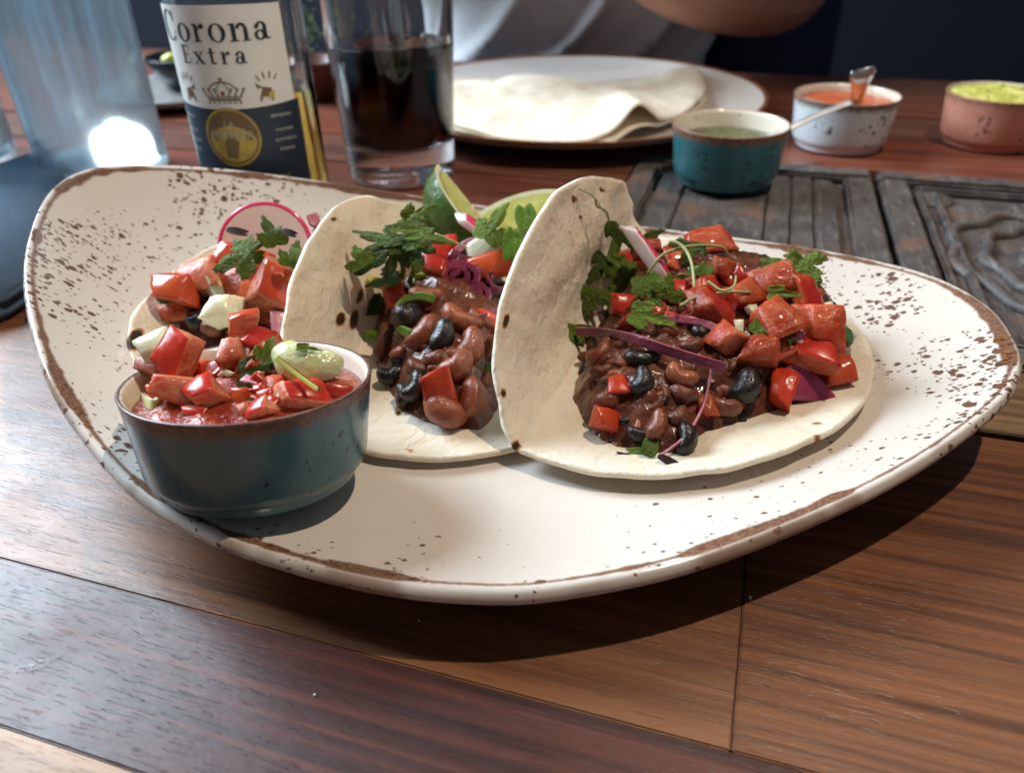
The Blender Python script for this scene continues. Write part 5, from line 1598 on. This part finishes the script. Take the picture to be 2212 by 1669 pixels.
T(1812, 728, 45, 53, -36, 'dark green chilli piece at the right end of the front taco', ('jala', 'jala'), name='chilli_piece', cat='chilli', var=2, sink=.4)
piece(Z3, 'red_onion_petal', MESH['petal'], [MT['onionp']], 1740, 838, 128, 110, -24, 'purple red onion petal pointing right at the front taco edge', 'onion', dep=90, thin=.05, sink=.3, n=(-.1, -.75, .65))
T(1500, 590, 24, 26, 0, 'dark green cress clump in the middle of the front taco', ('jala', 'jala'), name='cress_clump', cat='cress', var=3)
strip('red_onion_strip', along(Z3, [(1246, 716), (1300, 718), (1370, 732), (1440, 756), (1510, 778), (1566, 794)], .0065), .0031, .0016, [MT['onionp_s'], MT['onionpp_s']], 'long glossy purple red onion strip across the front taco', 'onion', wdir=(0, .35, .93))
strip('red_onion_strip', along(Z3, [(1430, 688), (1490, 692), (1540, 706), (1590, 736)], .004), .0026, .0014, [MT['onionpp_s'], MT['onionp_s']], 'paler pink onion strip behind the long purple one', 'onion')
T(1385, 556, 128, 24, -59, 'long magenta and white radish strip leaning on the front taco', ('radw', 'radp'), name='radish_strip', cat='radish', var=1, sink=1.0, Y=.247, roll=-40, tilt=0, dep=30)
bn = lambda px, py, w, h, a, lb, m='pinto', **k: bean(Z3, px, py, w, h, a, lb, m, **k)
bn(1294, 766, 66, 48, 40, 'orange tan bean below the left end of the purple strip', sink=.3)
bn(1300, 802, 56, 36, 10, 'pinkish bean under the orange tan bean', 'brown', sink=.2)
bn(1388, 774, 84, 44, 4, 'glossy black bean right under the purple strip', 'black', sink=.3)
bn(1384, 824, 72, 52, 70, 'dark purple brown bean under the glossy black bean', 'black', sink=.15)
bn(1470, 814, 74, 54, -30, 'large orange brown pinto bean in the middle of the stew', sink=.35)
bn(1476, 852, 68, 40, -20, 'brown bean just below the large pinto bean', 'brown', sink=.25)
bn(1312, 862, 74, 50, 30, 'reddish bean beside the rounded pepper bit', 'brown', sink=.2)
bn(1416, 918, 74, 44, 66, 'split pinkish bean skin at the front of the stew', sink=.35)
bn(1384, 936, 64, 36, -6, 'dark greenish bean at the front of the stew', 'black', sink=.15)
bn(1478, 950, 76, 52, 76, 'black bean at the very front by the pink stem', 'black', sink=.35)
bn(1462, 900, 60, 40, 40, 'brown bean above the frontmost black bean', 'brown', sink=.2)
bn(1562, 878, 84, 48, -10, 'lumpy brown bean left of the big black one', 'brown', sink=.2)
bn(1604, 838, 92, 66, 60, 'big black bean beside the standing pepper piece', 'black', sink=.35)
bn(1494, 748, 56, 40, 20, 'brown bean above the purple strip', 'brown', sink=.2)
bn(1440, 716, 60, 40, -20, 'brown bean behind the small light leaf', 'brown', sink=.2)
bn(1512, 722, 52, 34, -40, 'black bean tucked behind the salmon cube', 'black', sink=.3)
C3 = lambda px, py, w, h, a, lb, m='corl', **k: cor(Z3, px, py, w, h, a, lb, m, **k)
C3(1332, 636, 96, 92, 250, 'large light coriander leaf beside the front flap', var=0, sink=.8, roll=0)
C3(1402, 654, 92, 60, 290, 'light coriander leaf right of the large light one', var=2, sink=.8, roll=0)
C3(1270, 666, 60, 66, 250, 'light green coriander leaf touching the front flap', 'cor', var=1, sink=.7)
C3(1242, 735, 50, 96, 275, 'toothed coriander leaf at the lower edge of the front flap', 'cor', var=3, sink=.6, Y=.232)
C3(1398, 700, 82, 50, 340, 'small curly light leaf above the purple strip', var=4, sink=.9)
C3(1437, 636, 52, 66, 80, 'bluish green leaf below the radish strip', 'cor', var=1, sink=.9)
C3(1686, 578, 70, 56, 160, 'coriander leaf at the very top right of the front taco', 'cor', var=2, Y=.243, roll=0)
C3(1740, 590, 60, 92, 300, 'light coriander leaf draped over the tall tomato slab', 'corl', var=0, Y=.240, roll=0)
C3(1674, 656, 58, 28, -5, 'small coriander scrap on the seedy pink tomato', 'corl', sink=2.2)
C3(1645, 728, 66, 40, -40, 'narrow light coriander scrap above the pink cube', 'corl', sink=1.2)
C3(1606, 580, 92, 70, 20, 'dark purple green leaf at the back of the front taco', 'purpleleaf', Y=.256)
C3(1390, 526, 70, 50, 30, 'dark green leaf behind the radish strip', 'cord', Y=.262)
C3(1320, 560, 80, 60, 70, 'dark coriander leaf between front flap and radish', 'cord', sink=.8)
C3(1290, 600, 66, 60, 230, 'dull green leaf against the front flap', 'cord', sink=.8)
C3(1480, 560, 46, 60, 250, 'dark green leaf tip behind the cress loop', 'cord', sink=.8)
for x, y, lb in ((1646, 598, 'on the seedy tomato'), (1640, 768, 'on the pink cube'), (1690, 742, 'beside the small onion cube')):
    C3(x, y, 30, 24, rs.uniform(0, 360), 'tiny dark herb fleck ' + lb, 'cord', sink=2.0)
heart(Z3, 1514, 598, 46, 44, 60, 'round notched cress leaf over the red tomatoes', 'cor', sink=1.2)
heart(Z3, 1470, 612, 70, 30, 10, 'flat green cress leaf below the stem loops', 'cor', sink=1.0)
heart(Z3, 1318, 505, 46, 40, 260, 'dark cress leaf hanging from the thin stem on the flap', 'cord', Y=.262)
heart(Z3, 1336, 520, 50, 34, 300, 'dark green cress leaf at the foot of the radish strip top', 'cord', Y=.260)
heart(Z3, 1402, 966, 54, 48, 70, 'green cress leaf lying on the tortilla front', 'cor', sink=.6)
heart(Z3, 1372, 978, 62, 26, 176, 'flat pale cress leaf on the tortilla front', 'corl', sink=.7)
heart(Z3, 1448, 1000, 64, 24, -28, 'brownish cress leaf at the front edge of the tortilla', 'purpleleaf', sink=.6)
heart(Z3, 1345, 984, 44, 16, 160, 'thin brown leaf tip on the tortilla front', 'purpleleaf', sink=.4)
stem(Z3, [(1399, 590, .236), (1428, 553, .238), (1457, 539, .240), (1489, 532, .243), (1520, 530, .246), (1559, 534, .247), (1575, 553, .247)], 3.6, 'long arched cress stem over the orange tomato')
stem(Z3, [(1446, 532, .244), (1452, 521, .242), (1477, 535, .238), (1493, 565, .232), (1499, 608, .224), (1499, 640, .220)], 4.2, 'hooked cress stem standing in the front taco')
stem(Z3, [(1471, 660, .212), (1500, 643, .216), (1540, 635, .218), (1579, 631, .219), (1622, 631, .220)], 4, 'straight pale cress stem lying to the right of the hook')
stem(Z3, [(1530, 608, .222), (1560, 628, .218), (1585, 618, .220), (1590, 596, .226)], 3.2, 'short curled cress stem beside the purple leaf', lift=.003)
stem(Z3, [(1286, 430, .254), (1290, 446, .253), (1311, 459, .253), (1316, 492, .253)], 2.4, 'thin dark stem hanging over the top of the front flap', 'cor')
stem(Z3, [(1250, 408, .252), (1282, 425, .252), (1300, 452, .252), (1312, 470, .252)], 1.8, 'hair thin stem lying along the top of the front flap', 'stem')
stem(Z3, [(1538, 787), (1533, 820), (1516, 883), (1482, 940), (1426, 984)], 3.6, 'pink hanging stem curving down to the tortilla front', 'stemp', lift=.004)
strip('purple_leaf', along(Z3, [(1487, 580, .25), (1530, 562, .251), (1560, 556, .251), (1576, 568, .251)], .001), .0030, .0006, [MT['purpleleaf'], MT['purpleleaf']], 'narrow dark purple leaf in front of the orange tomato', 'leaf')
for i in range(70):
    x, y = (rs.uniform(1260, 1640), rs.uniform(720, 950)) if i < 46 else (rs.uniform(1235, 1360), rs.uniform(630, 860))
    m = rs.choice(('brown', 'black', 'brown', 'pinto', 'brown'))
    s = rs.uniform(36, 60)
    d = ray(x, y).normalized()
    if h3.ray_cast(CAM, d)[0] is None: continue
    bean(Z3, x, y, s, s * .62, rs.uniform(0, 180), {'brown': 'small brown', 'black': 'small black', 'pinto': 'small reddish'}[m] + ' bean half sunk in the stew of the front taco', m, group=m + ' beans in the front taco', sink=-.12)
for i in range(70):
    x, y = rs.uniform(1330, 1790), rs.uniform(560, 800)
    if y - 560 < (x - 1330) * .10 or y > 700 + (x - 1330) * .22: continue
    d = ray(x, y).normalized()
    if h3.ray_cast(CAM, d)[0] is None: continue
    s = rs.uniform(28, 50)
    T(x, y, s, s * .8, rs.uniform(0, 180), 'small chopped tomato bit filling the top of the front taco', rs.choice((('tom', 'tomskin'), ('tom', 'tomskin'), ('tom', 'tom'))), name='tomato_bit', group='tomato bits in the front taco', sink=.05)

for i in range(12):
    x, y = rs.uniform(945, 1075), rs.uniform(525, 665)
    a, L = rs.uniform(0, PI), rs.uniform(26, 50)
    yy = .262 - (y - 525) * .00011
    strip('cabbage_shred', along(Z2, [(x - L * math.cos(a), y - L * math.sin(a) * .6, yy), (x + rs.uniform(-8, 8), y + rs.uniform(-10, 4), yy - .003), (x + L * math.cos(a), y + L * math.sin(a) * .6, yy)], .001), rs.uniform(.0012, .0026), .0008, [MT['onionp_s'], MT['onionpp_s']], 'thin purple cabbage shred in the middle taco', 'cabbage', 'purple shreds in the middle taco')
for i in range(7):
    x, y = rs.uniform(1290, 1560), rs.uniform(600, 700)
    a, L = rs.uniform(-.6, .6), rs.uniform(24, 50)
    strip('onion_shred', along(Z3, [(x - L * math.cos(a), y - L * math.sin(a)), (x, y - 8), (x + L * math.cos(a), y + L * math.sin(a))], .004), .0013, .0008, [MT['onionpp_s'], MT['onionp_s']], 'thin pink onion shred in the front taco', 'onion', 'pink shreds in the front taco')
# crumbs and a smear on the table
for px, py, w in ((905, 1340, 3), (680, 1500, 4), (1620, 1290, 5)):
    p = at_z(px, py, .0003); k = depth(p) / FPX
    o = bpy.data.objects.new('crumb', mesh_with(chunk_mesh(3), [MT['pith']])); COL.objects.link(o)
    o.scale = (w * k,) * 3; o.location = p; o.rotation_euler = (1, px, py)
    tag(o, 'tiny pale crumb lying on the wooden table', 'crumb', 'crumbs on the table')
v, f = [], []
pts = crom([at_z(x, y, .0004) for x, y in ((32, 1445), (62, 1440), (92, 1432), (120, 1420), (160, 1395))], 24)
for i, p in enumerate(pts):
    u = i / 23; w = .0010 * (math.sin(min(1, u * 1.15 + .05) * PI) ** .6) * (1 + .5 * noise.noise(Vector((u * 9, 0, 0)))) + .0001
    v += [(p.x, p.y - w, p.z), (p.x, p.y + w * 1.2, p.z), (p.x, p.y, p.z + .00012)]
for i in range(23):
    a = i * 3
    f += [(a, a + 3, a + 5, a + 2), (a + 2, a + 5, a + 4, a + 1)]
sm_ = NT('dried_white_smear')
sm_.bs(color=(.42, .43, .46), rough=.7, alpha=sm_.rng(sm_.noise(sm_.obj(scale=(500, 900, 500)), 1.0, 4.0, .7), .42, .62, .05, .65))
tag(link('sauce_smear', mesh_from('sauce_smear', v, f), sm_.m), 'dried whitish smear on the dark front plank', 'smear')
